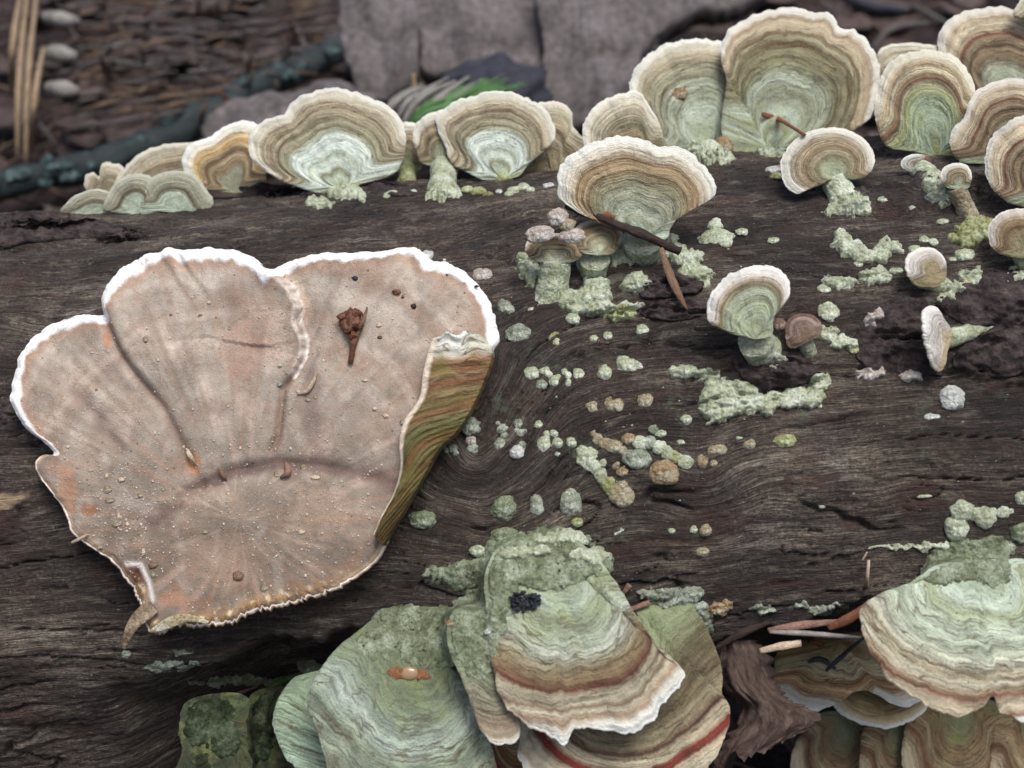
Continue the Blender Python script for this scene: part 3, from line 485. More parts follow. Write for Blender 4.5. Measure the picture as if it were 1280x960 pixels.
bracket('large mossy green fan with an amber bead on it, bottom centre left', (520, 785), [(486, 768), (450, 792), (412, 828), (392, 860), (386, 878), (394, 905), (408, 950), (425, 1010), (500, 1040), (580, 1030), (625, 1000), (618, 950), (606, 905), (594, 860), (584, 815), (570, 775), (530, 762)], [(0, (104, 110, 84)), (.2, (110, 119, 90)), (.38, (118, 128, 96)), (.5, (134, 146, 122)), (.62, (178, 188, 174)), (.7, (138, 149, 124)), (.8, (152, 159, 136)), (.88, (134, 134, 106)), (.95, (150, 146, 124)), (.97, (104, 66, 56)), (1, (190, 182, 166))], lift=.5, side=(0, .97), angc=(-.8, -.3), tilt=(0, .55), dome=.45, rise=.3, th=6, nt=220, ns=60, mat_kw=dict(speck=.9, algae=.4))
bracket('orange and crimson banded lobe tucked under the front red-lined bracket', (640, 870), [(598, 860), (606, 890), (610, 925), (612, 962), (640, 990), (690, 985), (722, 950), (700, 890), (660, 860)], Z_ORNG, lift=2.0, tilt=(0, .35), nt=130, ns=44)
bracket('wide bracket with crimson rings spreading beneath the front red-lined one', (790, 760), [(850, 752), (872, 770), (888, 800), (900, 830), (901, 862), (913, 888), (905, 920), (890, 950), (868, 985), (800, 1010), (720, 1000), (660, 965), (650, 900), (680, 820), (730, 765)], Z_RED, lift=.0, side=(0, .97), angc=(-.8, -.3), tilt=(0, .4), dome=.2, rise=.12, nt=230, ns=66, mat_kw=dict(wob=.7))
bracket('narrow green-topped bracket with a thin cream edge, left of the front red-lined one', (600, 775), [(572, 762), (560, 785), (562, 815), (576, 845), (590, 880), (602, 912), (626, 928), (650, 915), (640, 850), (628, 790), (612, 764)], [(0, (108, 116, 88)), (.5, (132, 140, 110)), (.75, (150, 140, 116)), (.88, (150, 126, 102)), (.96, (176, 156, 130)), (1, (226, 216, 204))], lift=1.0, side=(0, .97), angc=(-.8, -.3), tilt=(.1, .4), nt=130, ns=40)
bracket('front bracket at bottom centre, green top with crimson line and white lip', (684, 688), [(648, 676), (618, 694), (607, 730), (610, 765), (612, 800), (618, 838), (626, 868), (650, 896), (688, 912), (705, 926), (718, 906), (750, 905), (785, 908), (812, 895), (832, 870), (850, 852), (856, 834), (838, 824), (812, 796), (788, 762), (766, 728), (740, 696), (705, 674)], Z_LOW, lift=.25, side=(0, .97), angc=(-.8, -.3), tilt=(0, .5), dome=.28, rise=.2, nt=260, ns=76, th=6, mat_kw=dict(algae=.4, speck=.7, wob=.8))
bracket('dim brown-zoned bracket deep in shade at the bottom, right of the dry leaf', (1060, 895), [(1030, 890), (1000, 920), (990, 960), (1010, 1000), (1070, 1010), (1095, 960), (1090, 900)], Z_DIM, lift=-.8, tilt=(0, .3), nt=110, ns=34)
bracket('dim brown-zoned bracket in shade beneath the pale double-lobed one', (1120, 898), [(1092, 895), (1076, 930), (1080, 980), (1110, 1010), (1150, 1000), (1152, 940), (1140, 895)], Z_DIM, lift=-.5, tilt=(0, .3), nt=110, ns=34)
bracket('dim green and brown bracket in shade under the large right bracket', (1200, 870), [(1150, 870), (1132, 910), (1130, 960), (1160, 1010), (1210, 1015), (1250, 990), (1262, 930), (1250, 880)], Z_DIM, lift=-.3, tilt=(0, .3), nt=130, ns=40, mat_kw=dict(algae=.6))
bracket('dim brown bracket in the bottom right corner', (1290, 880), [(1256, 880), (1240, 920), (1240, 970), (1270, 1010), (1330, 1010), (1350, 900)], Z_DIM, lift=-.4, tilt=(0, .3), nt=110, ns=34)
bracket('thin tan bracket peeping below the pale double-lobed one', (1100, 838), [(1052, 850), (1044, 880), (1062, 896), (1085, 904), (1112, 908), (1140, 898), (1160, 878), (1150, 850)], [(0, (110, 90, 56)), (.6, (150, 120, 74)), (.85, (186, 156, 108)), (.95, (216, 192, 152)), (1, (232, 226, 220))], lift=.6, tilt=(0, .5), nt=120, ns=34)
bracket('double-lobed tan bracket with a white lip left of the large right one', (1050, 800), [(985, 806), (970, 838), (972, 860), (988, 878), (1018, 887), (1050, 876), (1070, 862), (1095, 866), (1118, 878), (1142, 878), (1160, 860), (1140, 815), (1090, 790)], [(0, (120, 90, 50)), (.25, (160, 124, 70)), (.4, (214, 188, 138)), (.6, (226, 200, 152)), (.7, (176, 118, 70)), (.76, (232, 186, 132)), (.82, (200, 142, 88)), (.89, (222, 208, 186)), (1, (240, 236, 230))], lift=1.0, tilt=(0, .5), dome=.3, rise=.2, nt=170, ns=48)
bracket('large pale mint bracket with red-brown zones filling the lower right', (1215, 700), [(1180, 706), (1150, 722), (1118, 742), (1088, 750), (1078, 764), (1080, 795), (1098, 826), (1110, 845), (1145, 872), (1182, 889), (1212, 889), (1233, 876), (1240, 868), (1252, 884), (1280, 896), (1340, 896), (1380, 840), (1370, 760), (1310, 715), (1255, 700)], Z_R5, lift=.3, side=(0, .97), angc=(-.8, -.3), tilt=(0, .6), dome=.3, rise=.22, nt=260, ns=76, th=6, mat_kw=dict(speck=.8, wob=.8))
bracket('white tip of a bracket entering at the right frame edge', (1296, 726), [(1276, 742), (1268, 728), (1268, 714), (1280, 706), (1300, 708), (1310, 730), (1294, 746)], [(0, (190, 160, 140)), (.4, (222, 190, 180)), (.75, (234, 222, 216)), (1, (240, 238, 238))], lift=1.2, nt=70, ns=24)
# ------------------------------------------------------------------ the big pinkish bracket seen from its pore side
BO = [(185, 783), (172, 745), (160, 725), (140, 700), (110, 680), (92, 665), (80, 635), (62, 610), (46, 590), (44, 576), (56, 569), (70, 568), (55, 552), (38, 540), (22, 518), (14, 495), (19, 465), (28, 438), (45, 416), (70, 402), (100, 394), (128, 394), (130, 376), (138, 355), (155, 336), (180, 322), (200, 316), (210, 312), (225, 315), (262, 313), (295, 317), (320, 327), (334, 339), (352, 330), (380, 322), (410, 318), (436, 319), (450, 316), (480, 315), (512, 310), (525, 315), (535, 326), (560, 331), (582, 345), (602, 366), (614, 392), (620, 425), (614, 440), (600, 478), (578, 520), (548, 560), (520, 610), (492, 655), (476, 688), (462, 706), (430, 728), (398, 742), (360, 752), (334, 760), (312, 764), (296, 772), (275, 778), (250, 780), (225, 779), (200, 790)]
BC = np.array([300., 600.])
BZ = float(depth_at(320, 560)[0])
BN = nrm(-FWD + .10*UPV - .05*RT); BA = None
C1 = [(131, 396), (150, 440), (175, 475), (205, 510), (238, 575), (252, 605)]
C2 = [(336, 338), (352, 347), (366, 362), (375, 385), (371, 402), (381, 425), (379, 446), (368, 466), (352, 486), (350, 510), (346, 545), (338, 562)]
C3 = [(192, 655), (215, 636), (250, 610), (290, 590), (345, 579), (400, 583), (450, 592), (505, 606)]
def soft(d, w): return np.exp(-(d/w)**2)
def bigH(x, y):
    """relief in photograph pixels"""
    h = 9*pn(x/150., y/150., 81)+3*pn(x/60., y/60., 82)+.5*pn(x/18., y/18., 83)
    d, sd, p = polydist(x, y, C1); h = h-9*soft(d, 7)*(1-.6*p) + 9*sm(-6, 6, -sd)*np.exp(-(d/70)**2)*(1-p)
    d, sd, p = polydist(x, y, C2); f = 1-sm(.60, .74, p); f2 = 1-sm(.2, .8, p)
    h = h + (15*f2*sm(-1.5, 3.5, sd)*np.exp(-np.maximum(d-8, 0)/50.)+5*f*sm(-1.5, 3.5, sd)*np.exp(-np.maximum(d-4, 0)/8.)) - 8*soft(d, 5)*(1-f) - 5*soft(sd+10, 10)*f
    d, sd, p = polydist(x, y, C3); h = h-9*soft(d, 9)*np.sin(np.pi*np.clip(p*.9+.08, 0, 1)) + 9*sm(-20, 40, sd)*np.exp(-(np.maximum(sd, 0)/80)**2)
    d, _, p = polydist(x, y, [(207, 318), (222, 345), (238, 372)]); h = h+5*soft(d, 4)*(1-p)
    d, _, p = polydist(x, y, [(222, 320), (240, 348), (262, 376)]); h = h-4*soft(d, 4)*(1-p)+3*soft(d-7, 4)*(1-p)
    d, _, p = polydist(x, y, [(512, 322), (522, 370), (520, 430)]); h = h-3*soft(d, 6)
    d, _, p = polydist(x, y, [(470, 330), (440, 460), (400, 600)]); h = h-4*soft(d, 14)
    d, _, p = polydist(x, y, [(95, 494), (120, 520), (150, 560)]); h = h-4*soft(d, 9)
    a = np.arctan2(y-650, x-300); rr = np.hypot(y-650, x-300); h = h + 1.4*pn(a*9, rr/400, 85)*sm(60, 200, rr)+1.0*pn(a*26, rr/300, 86)*sm(100, 250, rr)
    h = h + .6*np.sin(rr/11.+2*pn(a*3, rr/90, 87))*sm(200, 330, rr)
    return h
nt_, ns_ = 620, 150
Bo = catmull(BO, nt_); bb = Bo
tt = np.arange(nt_)/nt_*2*np.pi; r_ = np.linalg.norm(bb-BC, axis=1)
torn = sm(708, 760, bb[:, 1])*(bb[:, 0] < 480)
r_ = r_*(1+.006*pn(np.cos(tt)*22, np.sin(tt)*22, 91)+.004*pn(np.cos(tt)*60, np.sin(tt)*60, 92)+torn*(.025*pn(np.cos(tt)*70, np.sin(tt)*70, 93)+.02*pn(np.cos(tt)*160, np.sin(tt)*160, 94)))
bb = BC+nrm(bb-BC)*r_[:, None]
BA0 = CAM+BZ*ray(np.float64(320), np.float64(560))
def big_pt(x, y, up=0., A=None):
    A = BA if A is None else A; px1 = BZ/FPX; return plane_pt(A, BN, x, y)+((bigH(x, y)+up)*px1)[..., None]*BN
q = np.linspace(0, 1, ns_); q = 1-(1-q)**1.25
gx = BC[0]+q[:, None]*(bb[:, 0]-BC[0])[None]; gy = BC[1]+q[:, None]*(bb[:, 1]-BC[1])[None]
# rest the sheet against the log: smallest clearance along the view is about a millimetre
cx = gx[::6, ::6].ravel(); cy_ = gy[::6, ::6].ravel(); p0 = big_pt(cx, cy_, -14., BA0); lg = depth_at(cx, cy_); clr = (lg-((p0-CAM)@FWD)); shift = .12-np.percentile(clr, 4)
BA = BA0-FWD*shift
top = big_pt(gx, gy); px1 = BZ/FPX
edged = np.linalg.norm(bb-BC, axis=1)[None]*(1-q)[:, None]
up_rim = np.ones(nt_); up_rim[(bb[:, 1] > 566)] = 0; up_rim[(bb[:, 0] > 560) & (bb[:, 1] > 438)] = 0
up_rim = np.convolve(np.concatenate([up_rim[-6:], up_rim, up_rim[:6]]), np.ones(13)/13, 'valid')
rimw = (11.5+5*pn(np.cos(tt)*4, np.sin(tt)*4, 95)+4*pn(np.cos(tt)*20, np.sin(tt)*20, 96))*up_rim
rimm = sm(1.3, .75, edged/np.maximum(rimw[None], .01))
top = top+((rimm*1.0+rimm*.7*pn(gx/6, gy/6, 97)+rimm*1.2*pn(gx/14, gy/14, 98))*px1)[..., None]*BN - ((np.clip(1-edged/9., 0, 1)**2*5)*px1)[..., None]*BN
thk = (8+4*torn)*px1
dirB = nrm(plane_pt(BA, BN, bb[:, 0], bb[:, 1])-plane_pt(BA, BN, BC[0], BC[1])[None])
arcs = np.radians([40, 80, 110, 150]); arow = np.array([top[-1]+(.4*thk*math.sin(a))[:, None]*dirB-(.45*thk*(1-math.cos(a)))[:, None]*BN for a in arcs])
un = np.linspace(1, .02, 12)[1:]; ux = BC[0]+un[:, None]*(bb[:, 0]-BC[0]); uy = BC[1]+un[:, None]*(bb[:, 1]-BC[1])
urow = big_pt(ux, uy)-(thk[None]*(1+4*(1-un[:, None])**.5))[..., None]*BN
VB = np.concatenate([top, arow, urow]); nrB = len(VB); PB = VB.reshape(-1, 3)
allx = np.concatenate([gx, np.repeat(bb[None, :, 0], 4, 0), ux]); ally = np.concatenate([gy, np.repeat(bb[None, :, 1], 4, 0), uy])
X, Y = allx.ravel(), ally.ravel()
rimf = np.concatenate([rimm, np.repeat(up_rim[None]**.5, 4, 0), np.zeros_like(ux)]).ravel()
# skin colour, darker towards the bottom, with stains and painted crease shading
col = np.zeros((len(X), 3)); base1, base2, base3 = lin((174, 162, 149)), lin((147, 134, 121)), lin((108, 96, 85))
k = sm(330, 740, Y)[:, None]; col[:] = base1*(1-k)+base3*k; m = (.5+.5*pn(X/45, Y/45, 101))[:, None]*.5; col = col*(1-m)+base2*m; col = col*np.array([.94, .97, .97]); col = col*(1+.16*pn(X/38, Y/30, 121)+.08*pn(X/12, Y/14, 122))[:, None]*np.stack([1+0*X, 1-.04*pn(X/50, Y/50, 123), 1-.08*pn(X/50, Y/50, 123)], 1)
a = np.arctan2(Y-650, X-300); rr = np.hypot(Y-650, X-300)
def blend(c, m): global col; m = np.clip(m, 0, 1)[:, None]; col = col*(1-m)+lin(c)*m
blend((150, 124, 106), .45*sm(.0, .6, pn(a*14, rr/120, 102))); blend((190, 170, 154), .3*sm(.1, .7, pn(a*8+3, rr/60, 103)))
blend((150, 126, 108), .45*sm(.1, .8, np.sin(rr/13.+2.2*pn(a*2.5, rr/80, 109)))*sm(150, 300, rr)); blend((196, 186, 174), .28*sm(.2, .9, np.sin(rr/8.+3*pn(a*2, rr/60, 110)))*sm(120, 260, rr))
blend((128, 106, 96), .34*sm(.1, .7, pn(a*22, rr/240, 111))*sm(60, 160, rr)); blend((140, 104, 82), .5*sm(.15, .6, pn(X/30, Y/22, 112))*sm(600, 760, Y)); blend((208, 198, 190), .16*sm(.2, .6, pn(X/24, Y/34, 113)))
for l, c, wd, am in ((C1, (112, 88, 76), 6, .6), (C2, (120, 92, 74), 4, .55), (C3, (92, 74, 70), 10, .8), ([(385, 420), (392, 500), (398, 580)], (120, 100, 98), 10, .5), ([(95, 494), (120, 520), (150, 560)], (118, 98, 94), 8, .5), ([(300, 360), (318, 420), (300, 470)], (140, 112, 98), 20, .35), ([(235, 520), (300, 505), (350, 512)], (138, 114, 104), 8, .4), ([(400, 510), (460, 512), (510, 524)], (140, 118, 108), 5, .4), ([(207, 318), (222, 345), (245, 385)], (130, 106, 90), 3, .5)):  # stains along creases and folds, with their shading put into the colour
    d, sd, p = polydist(X, Y, l); blend(c, am*soft(d, wd*(1+.5*pn(X/20, Y/20, 104))))
for x, y, rx, ry, c, am in ((85, 612, 16, 40, (160, 116, 88), .6), (112, 638, 12, 10, (142, 94, 60), .7), (242, 580, 12, 14, (176, 124, 84), .6), (70, 585, 14, 12, (160, 122, 98), .5), (134, 425, 6, 14, (178, 120, 84), .6), (167, 727, 19, 27, (72, 44, 40), 1.), (250, 620, 60, 14, (190, 170, 150), .3), (280, 700, 70, 40, (150, 128, 110), .5), (216, 748, 24, 12, (176, 126, 96), .5), (400, 640, 50, 40, (166, 142, 122), .4), (300, 440, 30, 40, (170, 136, 118), .4), (350, 420, 24, 40, (200, 176, 158), .4)):
    d = np.hypot((X-x)/rx, (Y-y)/ry)+.35*pn(X/9, Y/9, 105); blend(c, am*(1-sm(.6, 1.05, d)))
d, sd, p = polydist(X, Y, C2); f = (p < .66); lipm = soft(d-2, 3.4)*f*(sd > -5); blend((232, 226, 218), lipm*(.55+.6*pn(X/7, Y/7, 106)))
d, sd, p = polydist(X, Y, [(160, 705), (178, 705), (188, 728), (192, 750)]); blend((226, 220, 214), .9*soft(d, 3))
tn = np.concatenate([sm(24, 6, edged), np.ones((4, nt_)), np.zeros_like(ux)]).ravel()*np.tile(torn, nrB); blend((166, 128, 78), tn*(.55+.8*pn(X/6, Y/6, 107))); blend((222, 208, 178), tn*sm(.2, .6, pn(X/9, Y/9, 108)))
lowedge = np.concatenate([sm(7, 3, edged), np.ones((4, nt_)), np.zeros_like(ux)]).ravel()*np.tile((1-up_rim)*(1-torn), nrB); blend((206, 180, 146), .7*lowedge)
inner = np.concatenate([soft(edged-rimw[None]-4, 7)*up_rim[None], np.zeros((4, nt_)), np.zeros_like(ux)]).ravel(); blend((160, 128, 104), .6*inner)
blend((232, 232, 232), rimf*.98)
def m_big():
    s = NT('pinkish pore skin'); o = s.obj(); c = s.attr('skin', 0)
    n1 = s.noise(o, 2.2, 6, .7); n2 = s.noise(o, 40, 2, .6); n3 = s.noise(o, 8, 4, .7)
    col = s.mul(c, s.math('ADD', s.mr(n1, .3, .7, .78, 1.16), s.math('ADD', s.mr(n2, .3, .7, -.10, .10), s.mr(n3, .3, .7, -.09, .09))))
    br_ = s.math('MULTIPLY', s.mr(s.noise(o, 5, 5, .75), .56, .7, 0, .5), 1.); col = s.mix(br_, col, (132, 104, 88)); vein = s.mr(s.math('ABSOLUTE', s.math('SUBTRACT', s.noise(o, .9, 5, .6), .5)), 0, .012, .35, 0); col = s.mix(vein, col, (120, 94, 80))
    rimk = s.attr('rimk'); inv = s.math('SUBTRACT', 1., rimk)
    spots = s.math('MULTIPLY', s.math('MULTIPLY', s.mr(s.vor(o, 6), .13, .07, 0, .8), s.mr(s.noise(o, 1.4, 2), .45, .6, 0, 1)), inv); col = s.mix(spots, col, (78, 58, 48))
    pale = s.math('MULTIPLY', s.math('MULTIPLY', s.mr(s.vor(o, 7.3), .09, .05, 0, .7), s.mr(s.noise(o, 1.1, 3), .45, .6, 0, 1)), inv); col = s.mix(pale, col, (214, 206, 196))
    h = s.math('ADD', s.math('MULTIPLY', s.vor(o, 38), .35), s.math('ADD', s.math('MULTIPLY', n3, .4), s.math('MULTIPLY', n2, .7))); n = s.bump(h, .02, .7)
    s.b.inputs['Subsurface Weight'].default_value = 0
    return s.done(col, n, .82, .2)
M_BIG = m_big()
FB = grid_faces(nrB, nt_, True)[:, ::-1]; NB = vnormals(PB, FB)
if (NB.reshape(nrB, nt_, 3)[ns_//2]@BN).mean() < 0: FB = FB[:, ::-1]; NB = -NB
big = thing('bracket_fungus', CAM+(BZ-.1)*ray(np.float64(320), np.float64(760)), 'huge pinkish tan bracket with a white rim, its smooth pore side facing out', 'bracket fungus'); bo = np.array(big.location)/K
fr_ = np.repeat(np.arange(nrB-1), nt_); rf = rimf[FB].mean(1); sel2 = fr_ >= ns_+3
at = {'skin': col, 'rimk': rimf}
obj('pore_surface', submesh('pore_surface', PB, FB, (rf <= .5) & ~sel2, bo, None, at, M_BIG, NB), big, label='pinkish tan pore surface with a dark growth arc and creases')
obj('rim', submesh('rim', PB, FB, (rf > .5) & ~sel2, bo, None, at, M_BIG, NB), big)
obj('cap', submesh('cap', PB, FB, sel2, bo, None, at, M_MOSSY, NB), big)
# rolled-over side showing the banded upper skin
LE = catmull([(545, 424), (538, 440), (531, 470), (526, 500), (508, 528), (502, 555), (503, 585), (496, 615), (480, 645), (470, 668)], 90, False)
RE = catmull([(600, 420), (616, 436), (615, 455), (604, 484), (590, 515), (574, 540), (552, 562), (536, 590), (524, 612), (508, 640), (494, 662), (482, 682)], 90, False)
wv = np.linspace(0, 1, 60); vv = np.linspace(0, 1, 90)
rx = LE[:, None, 0]*(1-wv)[None]+RE[:, None, 0]*wv[None]; ry = LE[:, None, 1]*(1-wv)[None]+RE[:, None, 1]*wv[None]
ry = ry - (1-vv[:, None])**6*10*np.sin(np.pi*wv)[None]*(.6+.8*pn(wv*5, wv*0, 111))[None]
hh = 9+(26*np.sin(np.pi*np.clip(wv*.86+.06, 0, 1))**.6)[None]*(.45+.55*(1-vv[:, None])**.7)
hh = hh+1.6*np.sin((vv[:, None]*.72+wv[None]*.28*sm(.08, .6, vv[:, None]))*130+2*pn(vv[:, None]*6, wv[None]*2, 112))*sm(0, .1, wv)[None]*sm(1, .9, wv)[None]+2.5*pn(vv[:, None]*9, wv[None]*3, 113)
hh[0] = hh[0]*.6
front = big_pt(rx, ry, 6+hh); backr = big_pt(rx[:, ::-1], ry[:, ::-1], -8+0*hh)
VR = np.concatenate([front, backr], 1); nc = VR.shape[1]; VRr = VR.reshape(-1, 3)
# close the short ends
FR_ = grid_faces(90, nc, True); cap0 = np.array([[j, j+1, nc-2-j, nc-1-j] for j in range(nc//2-1)]); FR_ = np.concatenate([FR_, cap0, (cap0+(89*nc))[:, ::-1]])
NR = vnormals(VRr, FR_)
if (NR.reshape(90, nc, 3)[45, 30]@BN) < 0: FR_ = FR_[:, ::-1]; NR = -NR
wfull = np.concatenate([wv, wv[::-1]]); uvR = np.stack([np.broadcast_to(wfull[None]*2.2, (90, nc)).ravel(), (vv[:, None]*.72+wfull[None]*(.28*sm(.08, .6, vv[:, None]))).clip(0, 1).ravel()], 1)
Z_ROLL = [(0, (240, 234, 224)), (.05, (232, 222, 206)), (.075, (180, 132, 92)), (.12, (150, 90, 52)), (.15, (178, 140, 98)), (.19, (134, 76, 44)), (.23, (156, 126, 80)), (.3, (128, 112, 62)), (.36, (150, 98, 54)), (.41, (140, 128, 78)), (.48, (106, 104, 52)), (.55, (150, 100, 52)), (.6, (128, 118, 64)), (.66, (104, 80, 40)), (.72, (146, 106, 56)), (.78, (96, 96, 46)), (.85, (120, 86, 46)), (.92, (120, 100, 50)), (1, (110, 76, 40))]
def m_roll():
    s = NT('rolled skin'); U_, V_ = s.uv(); o = s.obj(); w1 = s.noise(s.xyz(s.math('MULTIPLY', U_, .5), s.math('MULTIPLY', V_, 2.5)), 1, 2, .5); v = s.math('ADD', V_, s.mr(w1, .3, .7, -.04, .04))
    l = s.noise(s.xyz(U_, s.math('MULTIPLY', v, 46)), 1, 3, .6); g = s.noise(o, 22, 3, .7); md = s.noise(o, 3, 4, .6)
    c = s.ramp(v, [(p, tone(q_, .90, .28)) for p, q_ in Z_ROLL]); c = s.mul(c, s.math('ADD', s.mr(l, .3, .7, .74, 1.2), s.mr(g, .3, .7, -.15, .15)))
    th = s.mr(s.math('ABSOLUTE', s.math('SUBTRACT', s.noise(s.xyz(s.math('MULTIPLY', U_, .6), s.math('MULTIPLY', v, 34), 9.), 1, 2, .5), .5)), 0, .035, .8, 0); c = s.mix(th, c, (84, 58, 32))
    c = s.mix(s.mr(md, .5, .65, 0, .6), c, (112, 108, 62))
    c = s.mix(s.mr(U_, .30, .18, 0, .95), c, (226, 212, 190)); h = s.math('ADD', l, s.math('MULTIPLY', g, .5)); return s.done(c, s.bump(h, .06, .8), .85, .2)
M_ROLL = m_roll()
obj('rolled_edge', submesh('rolled_edge', VRr, FR_, np.ones(len(FR_), bool), bo, uvR, None, M_ROLL, NR), big, label='rolled-over side with ochre, rust and moss green bands')
# torn hook at the lower left
def ribbon(parent, name, pts, wid, thick, mat, org, curl=0., n=40, m=12, tip=.15, place=None, label=None):
    """a thin bent strip along picture points (x, y, height px), width px"""
    c = catmull([(*p, w_) for p, w_ in zip(pts, wid)], n, False); T = nrm(np.gradient(c[:, :2], axis=0)); S = np.stack([-T[:, 1], T[:, 0]], 1)
    a = np.linspace(0, 2*np.pi, m, endpoint=False); px_ = BZ/FPX
    x = c[:, None, 0]+S[:, None, 0]*(np.cos(a)[None]*c[:, None, 3]*.5); y = c[:, None, 1]+S[:, None, 1]*(np.cos(a)[None]*c[:, None, 3]*.5)
    h = c[:, None, 2]+np.sin(a)[None]*thick*.5+curl*(np.cos(a)[None]**2)*c[:, None, 3]
    V = place(x, y, h); V = np.concatenate([np.repeat(V[:1].mean(1, keepdims=True), m, 1), V, np.repeat(V[-1:].mean(1, keepdims=True), m, 1)])
    F = grid_faces(len(V), m, True); P = V.reshape(-1, 3); N = vnormals(P, F)
    uv = np.stack([np.broadcast_to(a[None], V.shape[:2]).ravel(), np.broadcast_to(np.linspace(0, 1, len(V))[:, None]*n*.1, V.shape[:2]).ravel()], 1)
    return obj(name, build_mesh(name, P-org, F, uv, None, mat), parent, label=label)
bplace = lambda x, y, h: big_pt(x, y, h)
M_HOOK = m_crust('torn flesh', (120, 92, 74), (160, 134, 112), (196, 172, 146), .1); M_TORN = m_crust('pale torn flesh', (160, 126, 78), (214, 200, 170), (232, 224, 206), 0)
ribbon(big, 'torn_flap', [(194, 757, 4), (184, 766, 8), (172, 778, 10), (162, 795, 8), (156, 811, 2)], [20, 20, 16, 11, 4], 4, M_HOOK, bo, .12, place=bplace)
ribbon(big, 'torn_edge', [(190, 789, 3), (206, 782, 6), (222, 775, 8), (240, 772, 7), (262, 778, 3)], [5, 12, 14, 10, 4], 5, M_TORN, bo, .1, place=bplace)

# ------------------------------------------------------------------ lumps: round buds and crusts
def ico(level):
    import bmesh
    bm = bmesh.new(); bmesh.ops.create_icosphere(bm, subdivisions=level, radius=1); v = np.array([x.co[:] for x in bm.verts]); f = np.array([[q_.index for q_ in x.verts] for x in bm.faces]); bm.free(); return v, f
ICO = {k: ico(k) for k in (1, 2, 3, 4)}
MATS = dict(p=M_PALE, y=M_PALE2, m=M_MOSSY, t=M_TAN, o=M_ORANGE, w=M_WHITE, k=M_PINK, g=M_GREY, b=M_BROWNCAP)
CN = dict(p='pale green', y='yellow-green', m='dull green', t='tan', o='orange tan', w='white', k='pinkish white', g='grey-green', b='brown')
BN_ = [0]
def blob_mesh(c3, n3, rx, ry, px1, level, sd, flat=.75, lump=.15, spike=0.):
    v, f = ICO[level]; a1 = nrm(AX-(AX@n3)*n3); a2 = np.cross(n3, a1)
    d = 1+lump*(pn3(v, 1.3, sd)*1.2+pn3(v, 2.9, sd+2)*.7+(pn3(v, 6.5, sd+4)*.35 if level > 2 else 0))
    p = v*d[:, None]; h = p[:, 2]; h = np.where(h > 0, h*(1+spike*np.maximum(h, 0)**2), h*.5)
    r = min(rx, ry); return c3+px1*(p[:, :1]*rx*a1+p[:, 1:2]*ry*a2*1.02+(h*(r*.5+.5*max(rx, ry)*.6)*flat)[:, None]*n3), f
def bud(x, y, rx, ry=None, c='p', label=None, group=None, lift=0., level=None, flat=.8, extra=(), name='fungus_bud', cat='fungus bud', base=None):
    """one knob of young fungus; extra = further lobes (dx, dy, r[, colour]) as parts"""
    BN_[0] += 1; ry = ry or rx; c3 = surf(float(x), float(y), -.02) if base is None else base(x, y); n3 = lognormal(c3) if base is None else BN; px1 = (c3-CAM)@FWD/FPX
    lv = level or (4 if max(rx, ry) > 12 else 3 if max(rx, ry) > 5 else 2)
    V, F = blob_mesh(c3, n3, rx, ry, px1, lv, BN_[0]*1.9, flat)
    me = build_mesh(name, V-c3, F, None, None, MATS[c])
    if not extra:
        o = obj(name, me, None, c3)
        return tag(o, label, cat, group)
    t = thing(name, c3, label, cat, group); obj('lobe', me, t)
    for e in extra:
        e3 = surf(x+e[0], y+e[1], -.02) if base is None else base(x+e[0], y+e[1]); V, F = blob_mesh(e3, n3, e[2], e[2]*(.85+.3*random.random()), px1, 3 if e[2] > 4 else 2, BN_[0]*1.9+e[0], flat)
        obj('lobe', build_mesh('lobe', V-c3, F, None, None, MATS[e[3] if len(e) > 3 else c]), t)
    return t
